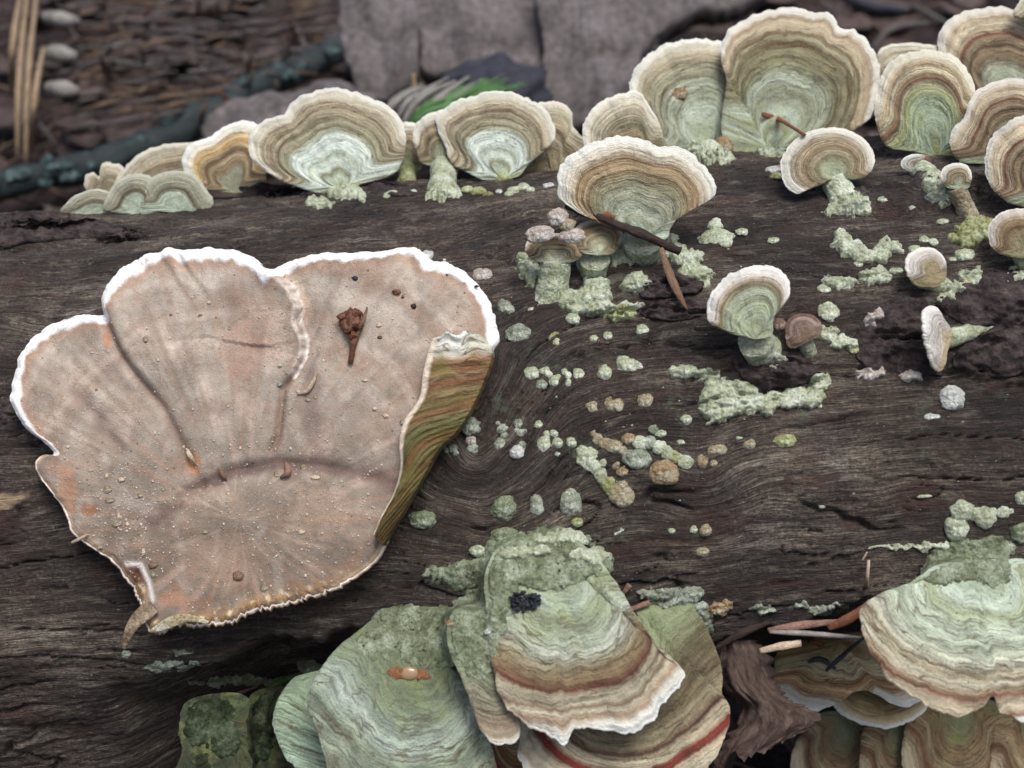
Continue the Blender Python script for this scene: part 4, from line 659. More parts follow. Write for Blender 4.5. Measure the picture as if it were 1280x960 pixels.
def crust(label, blobs, mat, cat='fungus crust', h=1., step=1.5, rag=.18, lump=1., name='fungus_crust', group=None, back=None, lumpf=9., drape=False):
    b = np.array(blobs, float); x0, x1 = (b[:, 0]-b[:, 2]).min()-5, (b[:, 0]+b[:, 2]).max()+5; y0, y1 = (b[:, 1]-b[:, 3]).min()-5, (b[:, 1]+b[:, 3]).max()+5
    gx, gy = np.meshgrid(np.arange(x0, x1, step), np.arange(y0, y1, step)); s = b[0, 0]*.01
    wx = gx+5*pn(gx/14, gy/14+s, 1)+2.5*pn(gx/5, gy/5, 2+s); wy_ = gy+5*pn(gx/14, gy/14+s, 3)+2.5*pn(gx/5, gy/5, 4+s); H = np.zeros(gx.shape); D = np.full(gx.shape, -9.)
    for bx, by, rx_, ry_, hh_ in b:
        d2 = ((wx-bx)/rx_)**2+((wy_-by)/ry_)**2; f = 1-d2; D = np.maximum(D, f); H = np.maximum(H, hh_*np.sqrt(np.clip(f, 0, 1)))+.25*np.minimum(H, hh_*np.sqrt(np.clip(f, 0, 1)))
    e = sm(0, .35, D); lm = (.6-worley(gx/lumpf, gy/lumpf, int(s*10)))*4+(.5-worley(gx/4.2, gy/4.2, 3))*2.4+2.5*pn(gx/22, gy/22, 5)+1.2*pn(gx/3, gy/3, 6)
    H = (H*h*.9+lm*lump*e)*(D > 0)-2.5*(D <= 0)
    if drape:
        bpy.context.view_layer.update(); dg = bpy.context.evaluated_depsgraph_get(); z = depth_at(gx.ravel(), gy.ravel()); dd = ray(gx.ravel(), gy.ravel())
        for i_ in range(len(z)):
            ok, loc, *_r = SC.ray_cast(dg, Vector(CAM*K), Vector(nrm(dd[i_])))
            if ok: z[i_] = min(z[i_]+.3, (np.array(loc)/K-CAM)@FWD)
        z = z.reshape(gx.shape)
        for _k in range(24):
            zp = np.pad(z, 1, mode='edge'); zb = (zp[1:-1, 1:-1]*2+zp[:-2, 1:-1]+zp[2:, 1:-1]+zp[1:-1, :-2]+zp[1:-1, 2:])/6; z = np.minimum(zb, z+.02)
        base = CAM+z.ravel()[:, None]*dd; px1 = z.ravel()/FPX; nn = np.broadcast_to(nrm(-FWD+.3*UPV), base.shape)
    else:
        base = surf(gx.ravel(), gy.ravel()); px1 = ((base-CAM)@FWD)/FPX; nn = nrm(lognormal(base)*1.0-FWD*.35)
    P = base+nn*(H.ravel()*px1)[:, None]
    F = grid_faces(*gx.shape); keep = (D.ravel()[F] > 0).any(1); org = surf(float(b[0, 0]), float(b[0, 1]))
    o = obj(name, submesh(name, P, F[:, ::-1], keep, org, None, None, mat), None, org); return tag(o, label, cat, group)
crust('broad yellow-green crust over which the front red-lined bracket hangs', [(680, 705, 66, 34, 9), (640, 700, 40, 34, 9), (690, 676, 34, 18, 9), (735, 704, 34, 18, 8), (622, 735, 26, 34, 8), (600, 712, 36, 14, 8), (560, 718, 34, 12, 6), (580, 728, 20, 12, 5)], M_MOSSY, step=1.6, drape=True, h=.8)
crust('bluish pale crust band above the front red-lined bracket', [(700, 672, 36, 9, 9), (668, 688, 26, 7, 8), (738, 694, 26, 10, 9), (640, 692, 24, 7, 8)], M_PALE, step=1.5, drape=True, h=.8)
crust('pitted green crust sheet draped over the top of the mossy fan', [(515, 790, 46, 26, 7), (560, 790, 50, 34, 8), (595, 780, 34, 44, 8), (500, 770, 34, 14, 7), (590, 765, 30, 16, 8), (470, 802, 30, 20, 6), (596, 810, 26, 40, 6), (540, 815, 40, 22, 5), (612, 775, 22, 30, 7)], M_MOSSY, step=1.6, drape=True, h=.7)
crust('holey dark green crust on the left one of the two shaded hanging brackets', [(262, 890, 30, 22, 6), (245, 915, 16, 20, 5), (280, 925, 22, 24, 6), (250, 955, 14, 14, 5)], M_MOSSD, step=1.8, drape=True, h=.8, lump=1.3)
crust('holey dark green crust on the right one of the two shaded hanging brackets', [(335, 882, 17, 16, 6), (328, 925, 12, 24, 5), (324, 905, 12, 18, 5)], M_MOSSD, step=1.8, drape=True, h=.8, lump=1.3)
crust('chalky grey crust right of the reddish needles, above the crimson-ringed bracket', [(840, 748, 34, 12, 8), (866, 742, 18, 9, 7), (810, 742, 14, 8, 5), (880, 775, 12, 20, 6), (865, 765, 24, 14, 8)], M_GREY)
crust('rough green crust where the large mint bracket joins the log', [(1210, 700, 52, 26, 8), (1235, 687, 34, 16, 8), (1180, 714, 30, 16, 6), (1240, 706, 24, 30, 8)], M_MOSSY, step=1.6, drape=True, h=.8)
crust('thin pale streak running left from the large mint bracket', [(1140, 684, 34, 3.4, 4), (1172, 683, 22, 5, 5), (1098, 682, 14, 2.5, 3)], M_PALE, step=1.1, lump=.4)
crust('pale green crust shelf below the broken bark, right of centre', [(905, 500, 34, 26, 14), (950, 502, 30, 15, 10), (1000, 498, 34, 13, 10), (1022, 478, 14, 14, 9), (885, 470, 14, 10, 8), (895, 520, 16, 10, 7), (930, 490, 20, 14, 10)], M_PALE, step=1.4)
crust('small pale crust left of the broken bark, right of centre', [(855, 464, 22, 9, 6), (878, 466, 12, 6, 5)], M_PALE, step=1.2, lump=.6)
crust('crust at the foot of the pinkish-rimmed rounded bracket', [(952, 440, 24, 20, 12), (968, 452, 16, 10, 7), (938, 430, 14, 12, 8)], M_PALE, step=1.3)
crust('pale crust trailing right from the small purple-brown hood', [(1034, 418, 14, 10, 7), (1052, 428, 16, 9, 7), (1066, 432, 8, 7, 5), (1024, 410, 9, 7, 6)], M_PALE, step=1.2)
crust('lumpy pale crust below the rusty cap stalks', [(745, 370, 20, 26, 13), (725, 378, 18, 15, 11), (712, 374, 14, 14, 9), (762, 388, 18, 9, 8), (790, 384, 16, 7, 6)], M_PALE, step=1.3)
crust('squarish pale crust lump under the dark twig', [(795, 354, 20, 13, 9), (782, 358, 10, 9, 7)], M_PALE, step=1.2)
crust('crust lump left of the pale pillar-like stalk', [(662, 328, 17, 14, 11), (662, 346, 12, 10, 9)], M_PALE, step=1.2)
crust('flat oval pale crust below the twigs, right of the crust lumps', [(776, 392, 21, 10, 8)], M_PALE2, step=1.2)
crust('pale crust trailing off the right end of the dark twig', [(850, 318, 16, 12, 9), (862, 338, 14, 10, 8), (878, 348, 14, 14, 9), (840, 300, 9, 8, 6), (868, 322, 12, 7, 6)], M_PALE, step=1.2)
crust('pale crust at the base of the wide white-rimmed bracket', [(795, 312, 32, 14, 12), (775, 322, 22, 10, 8), (820, 318, 20, 10, 8)], M_PALE, step=1.3)
crust('tall pale crust ridge on the right upper log', [(1050, 302, 11, 14, 10), (1062, 312, 16, 12, 10), (1080, 318, 16, 10, 9), (1100, 320, 14, 10, 8)], M_PALE, step=1.2)
crust('pale crust blob right of the tall crust ridge', [(1113, 309, 15, 10, 9), (1100, 312, 10, 6, 6)], M_PALE, step=1.2)
crust('oval pale crust below the tall crust ridge', [(1094, 345, 21, 11, 9)], M_PALE, step=1.2)
crust('flattened pale crust left of the oval crust on the right upper log', [(1054, 354, 21, 9, 8), (1036, 352, 8, 8, 6)], M_PALE, step=1.2)
crust('splayed pale crust foot of the white-lipped ribbed bracket', [(1062, 256, 26, 13, 12), (1045, 262, 14, 9, 8), (1075, 262, 16, 8, 7)], M_PALE, step=1.2)
crust('mossy crust foot of the ringed stalk near the right edge', [(1215, 290, 22, 16, 12), (1200, 298, 16, 8, 7), (1232, 284, 14, 12, 8)], M_PALE2, step=1.2)
crust('crust by the green knobbly stalk under the folded bracket', [(1172, 242, 16, 12, 10), (1185, 250, 12, 9, 8), (1165, 228, 14, 14, 9)], M_PALE, step=1.2)
crust('crust run linking the hooded cap and the bark at right', [(1195, 360, 14, 9, 8), (1210, 350, 14, 9, 8), (1185, 372, 14, 7, 6), (1218, 344, 9, 9, 7)], M_PALE, step=1.2)
crust('crust patch under the tan-lipped bracket at the right edge', [(1272, 345, 18, 12, 9), (1256, 350, 14, 8, 6), (1285, 350, 18, 12, 8)], M_PALE, step=1.2)
crust('crust foot below the left upper fan bracket', [(432, 242, 20, 9, 10), (398, 254, 18, 6, 6), (450, 244, 10, 6, 6)], M_PALE, step=1.2)
crust('crust foot of the long-necked cap between the upper left fans', [(556, 240, 22, 8, 9), (545, 246, 12, 5, 5)], M_PALE, step=1.2)
crust('crust foot of the grey-green bracket with an orange scar', [(890, 196, 26, 9, 12), (872, 192, 20, 9, 10), (905, 200, 16, 6, 6)], M_PALE, step=1.3)
crust('crust lying flat under the biggest upright bracket', [(970, 190, 26, 6, 6)], M_PALE, step=1.2)
crust('faint mint crust streak in the dark under the huge bracket', [(228, 816, 14, 4, 3), (216, 832, 36, 5, 4), (190, 836, 14, 4, 3)], M_GREY, step=1.3, lump=.5)
crust('lower faint mint crust streak left of the green blade', [(268, 853, 14, 4, 3), (245, 854, 9, 3, 3), (300, 850, 30, 7, 4), (340, 852, 20, 7, 4)], M_MOSSY, step=1.3, lump=.5)
crust('thin chalky crust patches on the lower log right of the dry leaf top', [(955, 762, 18, 5, 4), (1002, 758, 10, 5, 4), (1025, 762, 18, 6, 4), (1050, 757, 12, 3, 3)], M_GREY, step=1.2, lump=.5)
crust('orange brown crumbly crust right of the chalky grey crust', [(896, 762, 14, 8, 7), (906, 756, 8, 6, 5)], M_ORANGE, step=1.2)
crust('pinkish crust rim under the right bark slab', [(1084, 468, 18, 7, 6), (1100, 464, 10, 4, 4)], M_PINK, step=1.1, lump=.4)
crust('second pinkish crust scrap under the right bark slab', [(1139, 470, 14, 7, 6)], M_PINK, step=1.1, lump=.5)
crust('grey shell-like crust on the bark left of the hooded cap', [(1095, 396, 14, 8, 6), (1088, 404, 6, 10, 4)], M_PINK, step=1.1, lump=.4)
crust('grey-green nub cluster where the hanging green bracket meets the log', [(385, 834, 16, 8, 8), (400, 838, 12, 8, 7)], M_GREY, step=1.2)

B = bud
B(534, 319, 8, 9, 'w', 'white pea-like bud touching the top rim of the huge bracket')
B(555, 325, 3, 3, 'w', 'tiny white bud just right of the pea-like one on the huge rim')
B(603, 345, 13, 11, 'k', 'pinkish white round bud at the upper right shoulder of the huge bracket')
B(631, 384, 10, 9, 'g', 'grey lumpy bud right of the huge bracket, below the pinkish round one', extra=((-3, -5, 6), (6, 3, 6)))
B(648, 417, 17, 12, 'g', 'oval grey bud with a dark pink hollow, right of the huge rim', extra=((5, 0, 8, 'k'), (-9, 2, 8)))
B(654, 235, 9, 10, 'p', 'bright pale bud behind the crust foot near the top of the log', extra=((-12, 4, 9), (9, 3, 6), (-18, 8, 6)))
B(686, 233, 8, 7, 'w', 'whitish bud left of the wide white-rimmed bracket')
B(640, 238, 7, 6, 'y', 'yellowish bud cluster right of the long-necked cap', extra=((-42, 2, 10), (-56, 0, 9), (-30, 6, 7)))
B(490, 243, 10, 7, 'p', 'pale bud at the foot of the squeezed small bracket', extra=((-7, 3, 5), (26, -2, 6)))
B(624, 240, 5, 6, 'w', 'small whitish bud by the yellow foot of the right upper fan')
B(895, 298, 21, 15, 'p', 'pale green peak-shaped bud right of the twig', extra=((-1, -14, 11), (0, -22, 6), (-12, 5, 9), (12, 5, 9)))
B(927, 290, 8, 6, 'p', 'small angular pale bud right of the peak-shaped one', extra=((4, 2, 4),))
B(967, 301, 8, 5, 'p', 'low pale bud midway between peak bud and tall crust ridge')
B(966, 213, 9, 8, 'w', 'whitish twin buds left of the white-lipped ribbed bracket', extra=((9, -2, 7, 'k'), (4, 8, 8, 'y')))
fr = lambda x, y: CAM+(depth_at(694, 326)[0]-1.05)*ray(np.float64(x), np.float64(y))
B(697, 272, 13, 11, 'k', 'pinkish white bud under the left tip of the dark twig', base=fr); B(709, 281, 11, 8, 't', 'buff bud below the pinkish one under the twig tip', base=fr)
B(676, 293, 19, 11, 'k', 'white pillow-like bud on the left of the pillar-stalked cap', base=fr, flat=.6); B(715, 295, 17, 9, 'k', 'white pillow-like bud on the right of the pillar-stalked cap', base=fr, flat=.6)
B(1068, 262, 6, 5, 'o', 'orange-centred tiny bud cluster below the ribbed bracket foot', extra=((6, 4, 5, 'k'), (-4, 5, 5, 'k')))
B(1104, 250, 7, 5, 'p', 'flat pale bud right of the ribbed bracket foot')
B(1143, 313, 9, 8, 'p', 'pale bud left of a cluster above the hooded cap')
B(1156, 301, 8, 7, 'p', 'pale twin bud above the hooded cap', extra=((11, 2, 6),))
B(1179, 277, 8, 5, 'p', 'flat pale bud high right between stalk foot and twin buds')
B(1205, 319, 12, 9, 'p', 'round pale bud right of the hooded cap')
B(1190, 325, 6, 4, 'p', 'small bud between the hooded cap and the round bud')
B(1205, 345, 9, 10, 'p', 'upright bud in the crust run right of the hooded cap')
B(1219, 343, 8, 8, 'k', 'pinkish topped bud at the right end of the crust run')
B(1140, 260, 5, 4, 'p', 'tiny pale bud below the green knobbly stalk')
B(1030, 362, 9, 8, 'p', 'round pale bud left of the flattened crust')
B(1072, 331, 7, 5, 'p', 'small bud under the tall crust ridge')
B(1120, 339, 9, 5, 'p', 'small flat bud right of the oval crust')
B(1036, 390, 13, 12, 'p', 'pale ring-shaped bud with a hollow middle below the flattened crust', extra=((-8, 0, 6), (8, 1, 6), (0, -8, 6), (1, 8, 6), (0, 0, 5, 'k')))
B(974, 406, 9, 9, 'b', 'little brown bud beside the purple-brown hood')
B(1067, 437, 7, 6, 'y', 'yellowish bud at the right end of the crust trail')
B(1030, 474, 9, 9, 'y', 'round bud at the right end of the crust shelf')
B(1190, 497, 15, 16, 'w', 'white cup-shaped bud with a pinkish hollow, under the right bark', extra=((0, -3, 8, 'k'), (-6, 8, 8), (7, 6, 7)))
B(1162, 522, 8, 7, 'w', 'small white twin bud left below the cup-shaped one', extra=((9, 0, 5),))
B(1028, 632, 5, 4, 'w', 'isolated white speck-like bud on bare wood left of the red stain')
B(1196, 660, 15, 17, 'p', 'thick branching pale bud chain above the large mint bracket', extra=((6, -22, 15), (22, -18, 11), (36, -13, 14), (58, -20, 9), (66, -22, 6), (-4, -4, 12), (2, 10, 9), (44, -20, 8)))
B(1278, 622, 10, 9, 'p', 'pale bud cut by the right frame edge above the large mint bracket')
B(1276, 665, 14, 14, 'm', 'green mossy bud at the right frame edge beside the crust')
B(1155, 620, 10, 3, 'p', 'thin pale sliver of crust left of the red stain')
B(981, 551, 14, 9, 'y', 'large yellowish pebble-like bud at the end of the bud row')
B(937, 555, 9, 7, 't', 'round tan bud left of the yellowish pebble-like one')
B(896, 562, 14, 7, 't', 'elongated tan bud left of the round tan one', extra=((8, 1, 6),))
B(924, 547, 5, 3, 'p', 'tiny pale bud above the round tan one')
B(858, 524, 8, 7, 'p', 'solitary pale bud left below the crust shelf')
B(807, 501, 11, 9, 't', 'tan and pale oval bud, rightmost of three tan ones')
B(768, 506, 12, 9, 't', 'tan bean-shaped bud, middle of three tan ones', extra=((-6, -2, 7), (5, 2, 7)))
B(739, 507, 8, 9, 't', 'folded tan bud, leftmost of three tan ones', extra=((3, 4, 6),))
B(785, 457, 14, 9, 'p', 'big pale bud with a white bead at its right', extra=((-6, -4, 9), (14, 0, 5, 'w')))
B(756, 466, 10, 10, 'p', 'round pale bud left of the one with a white bead')
B(724, 468, 8, 8, 'p', 'round pale bud at the right end of the small cluster row')
B(665, 467, 10, 8, 'p', 'leftmost pale bud of the tight cluster above the knot', extra=((-5, -3, 5),))
B(681, 464, 9, 6, 'p', 'upper pale bud of the tight cluster above the knot', extra=((5, 4, 5),))
B(677, 481, 8, 7, 'g', 'lowest pale bud of the tight cluster above the knot')
B(694, 477, 8, 9, 'p', 'right pale bud of the tight cluster above the knot', extra=((3, -6, 5),))
B(706, 465, 5, 5, 'p', 'small bead above the folded bud pair in the cluster row', extra=((4, 5, 5), (5, 13, 5)))
B(803, 413, 9, 8, 'p', 'solitary pale bud below the flat oval crust')
B(716, 398, 9, 8, 'p', 'pale bud straight below the pillar-like stalk', extra=((3, 3, 6),))
B(692, 420, 8, 8, 'y', 'yellow-green drop-shaped bud left of two small ones', extra=((4, 8, 5),))
B(742, 423, 6, 5, 'p', 'left of two small side-by-side buds under the crust lumps')
B(760, 420, 6, 6, 'p', 'right of two small side-by-side buds under the crust lumps')
B(663, 386, 5, 5, 'p', 'little bud at the left foot of the pillar-like stalk')
B(588, 532, 13, 12, 'g', 'grey-green lumpy bud against the curled edge of the huge bracket', extra=((-6, -3, 7), (6, 4, 7)))
B(589, 551, 8, 7, 'k', 'pinkish bud under the lumpy grey-green one by the curled edge', extra=((2, 10, 8, 'g'),))
B(566, 561, 6, 6, 'g', 'small grey buds tucked beside the curled edge', extra=((-7, 2, 5), (3, 5, 5), (-10, -4, 4)))
B(625, 556, 9, 9, 'g', 'dark grey-green bud above the ribbed knot wood', extra=((5, -12, 5), (2, -20, 7), (-3, -27, 4), (8, -20, 4)))
B(648, 530, 6, 7, 'g', 'round grey bud over a smaller one above the knot', extra=((3, 11, 5), (-2, 8, 4), (7, 9, 4)))
B(646, 565, 10, 9, 'w', 'white and pink round bud on the ribbed knot wood', extra=((6, -8, 6, 'g'), (-1, 1, 6, 'k')))
B(673, 531, 6, 6, 'p', 'single round bud above the row of three round buds')
B(680, 556, 9, 10, 'p', 'leftmost and largest of three round buds in a row')
B(697, 554, 7, 7, 'p', 'middle of three round buds in a row')
B(714, 553, 7, 7, 'p', 'rightmost of three round buds in a row')
B(692, 541, 6, 5, 'p', 'small bud over the middle of the three-bud row', extra=((-8, 3, 5), (3, 3, 4)))
B(697, 567, 4, 4, 'p', 'tiny bud under the middle of the three-bud row')
B(768, 559, 12, 9, 't', 'upper tan bud chain sloping down right', extra=((-26, -17, 6), (-20, -9, 8), (-12, -4, 9), (-4, -2, 9), (10, 5, 7), (16, 12, 7), (24, 12, 7)))
B(786, 549, 10, 8, 'o', 'long bud chain with an orange left end', extra=((14, 5, 10, 'p'), (26, 5, 10, 'g'), (38, 10, 9, 'p'), (49, 17, 9, 'p'), (58, 22, 8, 'y'), (71, 28, 10, 'p'), (91, 28, 8, 't')))
B(892, 579, 5, 5, 't', 'small round bud at the far end of the long chain')
B(797, 574, 17, 12, 'g', 'grey frosted bud mass between the two bud chains', extra=((-10, -2, 10), (8, 2, 11), (2, -5, 9)))
B(830, 591, 18, 15, 'o', 'biggest orange tan bud at the end of the bud chains', extra=((-8, -3, 11), (7, 4, 12), (2, -8, 10)))
B(778, 590, 8, 6, 'o', 'small orange bud under the grey frosted mass', extra=((-8, -8, 6, 't'), (-24, -12, 6, 'p')))
B(735, 573, 15, 14, 'p', 'green-headed bud chain running down to a tan knob', extra=((6, 8, 10), (-7, -8, 8), (16, 22, 9), (25, 32, 10, 'y'), (35, 43, 12, 't'), (45, 47, 14, 't'), (43, 34, 8, 't'), (10, 12, 8), (30, 40, 9, 'y')))
B(826, 542, 8, 5, 'p', 'flat pale bud above the long chain', extra=((-9, -5, 7, 'g'),))
B(851, 553, 7, 4, 'p', 'thin flat pale bud right above the long chain')
B(630, 635, 15, 14, 'm', 'dull green lumpy bud below the ribbed knot wood', extra=((-9, 4, 8), (6, -6, 9), (2, 10, 8)))
B(671, 632, 9, 13, 'g', 'tall grey-green bud between the dull green and ringed ones', extra=((2, 6, 7), (-3, -6, 6)))
B(713, 630, 14, 17, 'g', 'oval bud with a pale raised rim below the knot', extra=((-7, 4, 8, 'p'), (7, 6, 8, 'p'), (0, -11, 8, 'p')))
B(722, 653, 8, 6, 'y', 'small yellow-green bud beneath the rimmed oval one')
B(748, 687, 8, 6, 'g', 'grey bud right above the front red-lined bracket', extra=((-8, -7, 6), (-14, -13, 6)))
B(631, 672, 18, 13, 'm', 'flat mossy green bud at the top left of the broad crust')
B(598, 688, 12, 8, 'p', 'pale bud left of the flat mossy one')
B(882, 663, 8, 8, 't', 'right of two round buds above the dark lower log')
B(867, 662, 6, 5, 'p', 'left of two round buds above the dark lower log')
B(878, 690, 10, 6, 't', 'tan bud below the two round ones on the dark lower log')
B(839, 664, 5, 4, 'p', 'small pale bud left of the two round ones')
B(528, 650, 16, 12, 'm', 'mossy dull bud by the lower tip of the curled edge', extra=((-10, -2, 8), (8, 4, 8)))
B(158, 818, 6, 6, 'g', 'tiny grey bud at the torn hook of the huge bracket')
# needle-head sized specks on the wood: each its own thing, nothing tells them apart
rs = np.random.RandomState(3); speck = []
for i in range(120):
    x, y = rs.uniform(620, 1270), rs.uniform(265, 745); 
    if i % 2: x, y = rs.normal(760, 70), rs.normal(540, 50)
    if x < 640 and y > 300: continue
    r = rs.uniform(1.6, 3.1); bud(x, y, r, r*rs.uniform(.8, 1.1), rs.choice(list('ppwgt')), 'pinhead-sized pale bud scattered on the bare wood', 'pinhead buds on the wood', level=1)

# ------------------------------------------------------------------ bark, twigs, needles
def m_bark():
    s = NT('bark flake'); o = s.obj(); n1 = s.noise(o, 4, 6, .75); f = s.noise(o, 18, 3, .7); v = s.vor(o, 9)
    c = s.ramp(n1, [(.25, (20, 16, 17)), (.45, (48, 40, 41)), (.62, (78, 68, 66)), (.8, (120, 108, 102))]); c = s.mix(s.mr(v, .14, .08, 0, .8), c, (26, 22, 22)); c = s.mul(c, s.mr(f, .3, .7, .75, 1.2))
    return s.done(c, s.bump(s.math('ADD', n1, s.math('MULTIPLY', f, .4)), .1, 1.), .85, .3)
M_BARK = m_bark()
def flake(pts, lift=4, th=7, lab=None, rough=1., mat=None, name='bark_flake', curl=3):
    B2 = catmull(pts, 110); c = B2.mean(0); ang = np.linspace(0, 6.283, 110, endpoint=False); sd = c[0]*.1
    B2 = c+(B2-c)*(1+.05*pn(np.cos(ang)*6+sd, np.sin(ang)*6, 1)+.04*pn(np.cos(ang)*18, np.sin(ang)*18+sd, 2))[:, None]
    q = np.linspace(0, 1, 34); gx = c[0]+q[:, None]*(B2[:, 0]-c[0]); gy = c[1]+q[:, None]*(B2[:, 1]-c[1])
    h = th+lift+(.15+.85*(1-q[:, None]**6))*rough*(3.0*pn(gx/22, gy/8, 3)+1.2*pn(gx/8, gy/4, 4)+(.5-worley(gx/15, gy/6, 5))*2.5)-3*q[:, None]**5+curl*q[:, None]**3*pn(np.cos(ang)*1.5+sd, np.sin(ang)*1.5, 6)*2
    base = surf(gx.ravel(), gy.ravel()).reshape(*gx.shape, 3); nn = lognormal(base); px1 = ((base-CAM)@FWD/FPX)[..., None]
    topv = base+nn*h[..., None]*px1; bot = (base+nn*(h-th)[..., None]*px1*.6)[::-1]; V = np.concatenate([topv, bot]).reshape(-1, 3); F = grid_faces(68, 110, True)[:, ::-1]
    return obj(name, build_mesh(name, V, F, None, None, mat or M_BARK), log, label=lab)
flake([(915, 440), (935, 446), (965, 450), (1000, 445), (1018, 462), (1010, 478), (985, 484), (960, 496), (940, 482), (920, 462)], 0, 6, 'dark broken bark plate under the rounded bracket', 1.3)
flake([(795, 355), (830, 345), (862, 348), (885, 352), (872, 368), (840, 372), (805, 374)], 1, 6)
flake([(800, 384), (830, 378), (870, 376), (890, 386), (868, 398), (835, 402), (805, 396)], 0, 5)
flake([(1066, 430), (1080, 400), (1105, 385), (1140, 372), (1160, 384), (1158, 420), (1180, 466), (1130, 466), (1085, 462)], 0, 5, 'pitted dark bark slab left of the white edge-on bracket', 1.2)
flake([(1170, 380), (1200, 355), (1240, 340), (1290, 345), (1330, 370), (1330, 440), (1270, 470), (1220, 466), (1190, 460), (1205, 430), (1250, 410), (1210, 408)], 0, 7, 'thick bark slab at the right frame edge', 1.4)
flake([(-20, 275), (40, 272), (90, 275), (150, 286), (140, 296), (80, 300), (30, 306), (-20, 312)], 1, 6, 'ragged bark strip lifting at the upper left of the log', 1.3)
flake([(105, 287), (140, 284), (176, 290), (186, 297), (150, 302), (118, 300)], 0, 3)
flake([(78, 262), (94, 256), (100, 264), (84, 270)], 0, 3)
flake([(300, 234), (350, 232), (410, 240), (380, 247), (320, 244)], 0, 3)
flake([(440, 228), (480, 226), (520, 234), (540, 242), (500, 246), (455, 240)], 0, 3)
flake([(-20, 500), (40, 490), (80, 500), (60, 530), (20, 545), (-20, 540)], 0, 2)
def m_twig(name, c1, c2, c3=None, f=4):
    s = NT(name); o = s.obj(); n1 = s.noise(o, f, 5, .7); g = s.noise(o, 30, 2, .7); U_, V_ = s.uv(); l = s.noise(s.xyz(s.math('MULTIPLY', U_, 3), s.math('MULTIPLY', V_, 1.5)), 1, 3, .6)
    c = s.ramp(s.math('ADD', s.math('MULTIPLY', n1, .6), s.math('MULTIPLY', l, .4)), [(.32, c1), (.6, c2)]+([(.72, c3)] if c3 else [])); return s.done(s.mul(c, s.mr(g, .3, .7, .75, 1.2)), s.bump(s.math('ADD', l, g), .03, .8), .7, .35)
M_TW = m_twig('dark twig bark', (24, 18, 16), (56, 42, 36), (110, 94, 84)); M_TW2 = m_twig('tan splinter', (80, 60, 46), (128, 104, 82)); M_ND = m_twig('dry needle', (88, 50, 34), (134, 86, 62)); M_ND2 = m_twig('pinkish dry needle', (98, 72, 62), (146, 114, 100)); M_DKN = m_twig('dark grey needle', (38, 42, 46), (84, 86, 88)); M_CHIP = m_twig('pale wood chip', (150, 128, 106), (200, 182, 158)); M_GB = m_twig('green blade skin', (46, 80, 36), (96, 118, 66)); M_GREENB = m_twig('bright green blade', (50, 96, 50), (100, 140, 86)); M_BLK = m_twig('black debris', (14, 14, 20), (52, 54, 66)); M_LICH = m_twig('lichened twig bark', (16, 22, 24), (42, 54, 56), (84, 102, 102), 1.6); M_STRAW = m_twig('pale straw', (104, 86, 66), (160, 140, 114)); M_LIT = m_twig('litter twig', (46, 43, 42), (94, 88, 85), (142, 136, 130)); M_LIT2 = m_twig('brown litter twig', (64, 50, 40), (108, 90, 74)); M_GREYN = m_twig('grey dead blade', (90, 88, 84), (150, 148, 142))
def tube3(name, P, R, mat, parent=None, label=None, cat=None, group=None, sides=10, flat=1., lump=.1, rows=None, nrm_=None, kind=None):
    P = np.array(P, float); R = np.array(R, float); rows = rows or max(8, 6*len(P)); c = catmull([np.append(p, r) for p, r in zip(P, R)], rows, False); P, R = c[:, :3], c[:, 3]
    T = nrm(np.gradient(P, axis=0)); n0 = np.array(nrm_ if nrm_ is not None else -FWD); s_ = nrm(np.cross(T, n0)); b_ = nrm(np.cross(s_, T)); a = np.linspace(0, 2*np.pi, sides, endpoint=False)
    V = P[:, None]+R[:, None, None]*(np.cos(a)[None, :, None]*s_[:, None]+flat*np.sin(a)[None, :, None]*b_[:, None]); f = .5/max(R.max(), .01); V = V+(V-P[:, None])*(pn3(V, f, P[0, 0])*lump+pn3(V, f*3, 2)*lump*.6)[..., None]
    V = np.concatenate([np.repeat(P[:1, None], sides, 1), V, np.repeat(P[-1:, None], sides, 1)]); F = grid_faces(len(V), sides, True)[:, ::-1]; org = P[0]
    uv = np.stack([np.broadcast_to(a[None], V.shape[:2]).ravel(), np.broadcast_to(np.linspace(0, len(V)*.1, len(V))[:, None], V.shape[:2]).ravel()], 1)
    o = obj(name, build_mesh(name, V.reshape(-1, 3)-(org if parent is None else np.array(parent.location)/K), F, uv, None, mat), parent, org if parent is None else None, label)
    if parent is None: tag(o, label, cat, group, kind)
    return o
def stick(pts, rad, mat, label, name='needle', cat='needle', lift=6, flat=1., at=None, **kw):
    """pts: (x, y, lift px) lying over whatever `at` gives (the log by default)"""
    P = [(surf(float(x), float(y), l*.0135) if at is None else at(x, y, l)) for x, y, l in pts]
    return tube3(name, P, [r*.0135 for r in rad], mat, None, label, cat, flat=flat, **kw)
def on(dist):     # a place at a given depth along the picture ray
    return lambda x, y, l: CAM+(dist-l*.0135)*ray(np.float64(x), np.float64(y))
def cap_depth(x, y):
    """first surface met by the picture ray, by casting into what is built"""
    dg = bpy.context.evaluated_depsgraph_get(); d = ray(np.float64(x), np.float64(y)); ok, loc, *_ = SC.ray_cast(dg, Vector(CAM*K), Vector(nrm(d)))
    return (np.array(loc)/K-CAM)@FWD if ok else None
bpy.context.view_layer.update()
def onto(x, y, l):
    z = cap_depth(x, y); return CAM+(z-l*.0135)*ray(np.float64(x), np.float64(y))
tw = [(708, 258, 84), (735, 266, 94), (765, 278, 98), (800, 292, 84), (850, 314, 44)]
stick(tw, [3.5, 6, 4.5, 5.5, 5], M_TW, 'dark brown twig lying across the foot of the wide white-rimmed bracket', 'twig', 'twig', lump=.25, rows=50, sides=14)
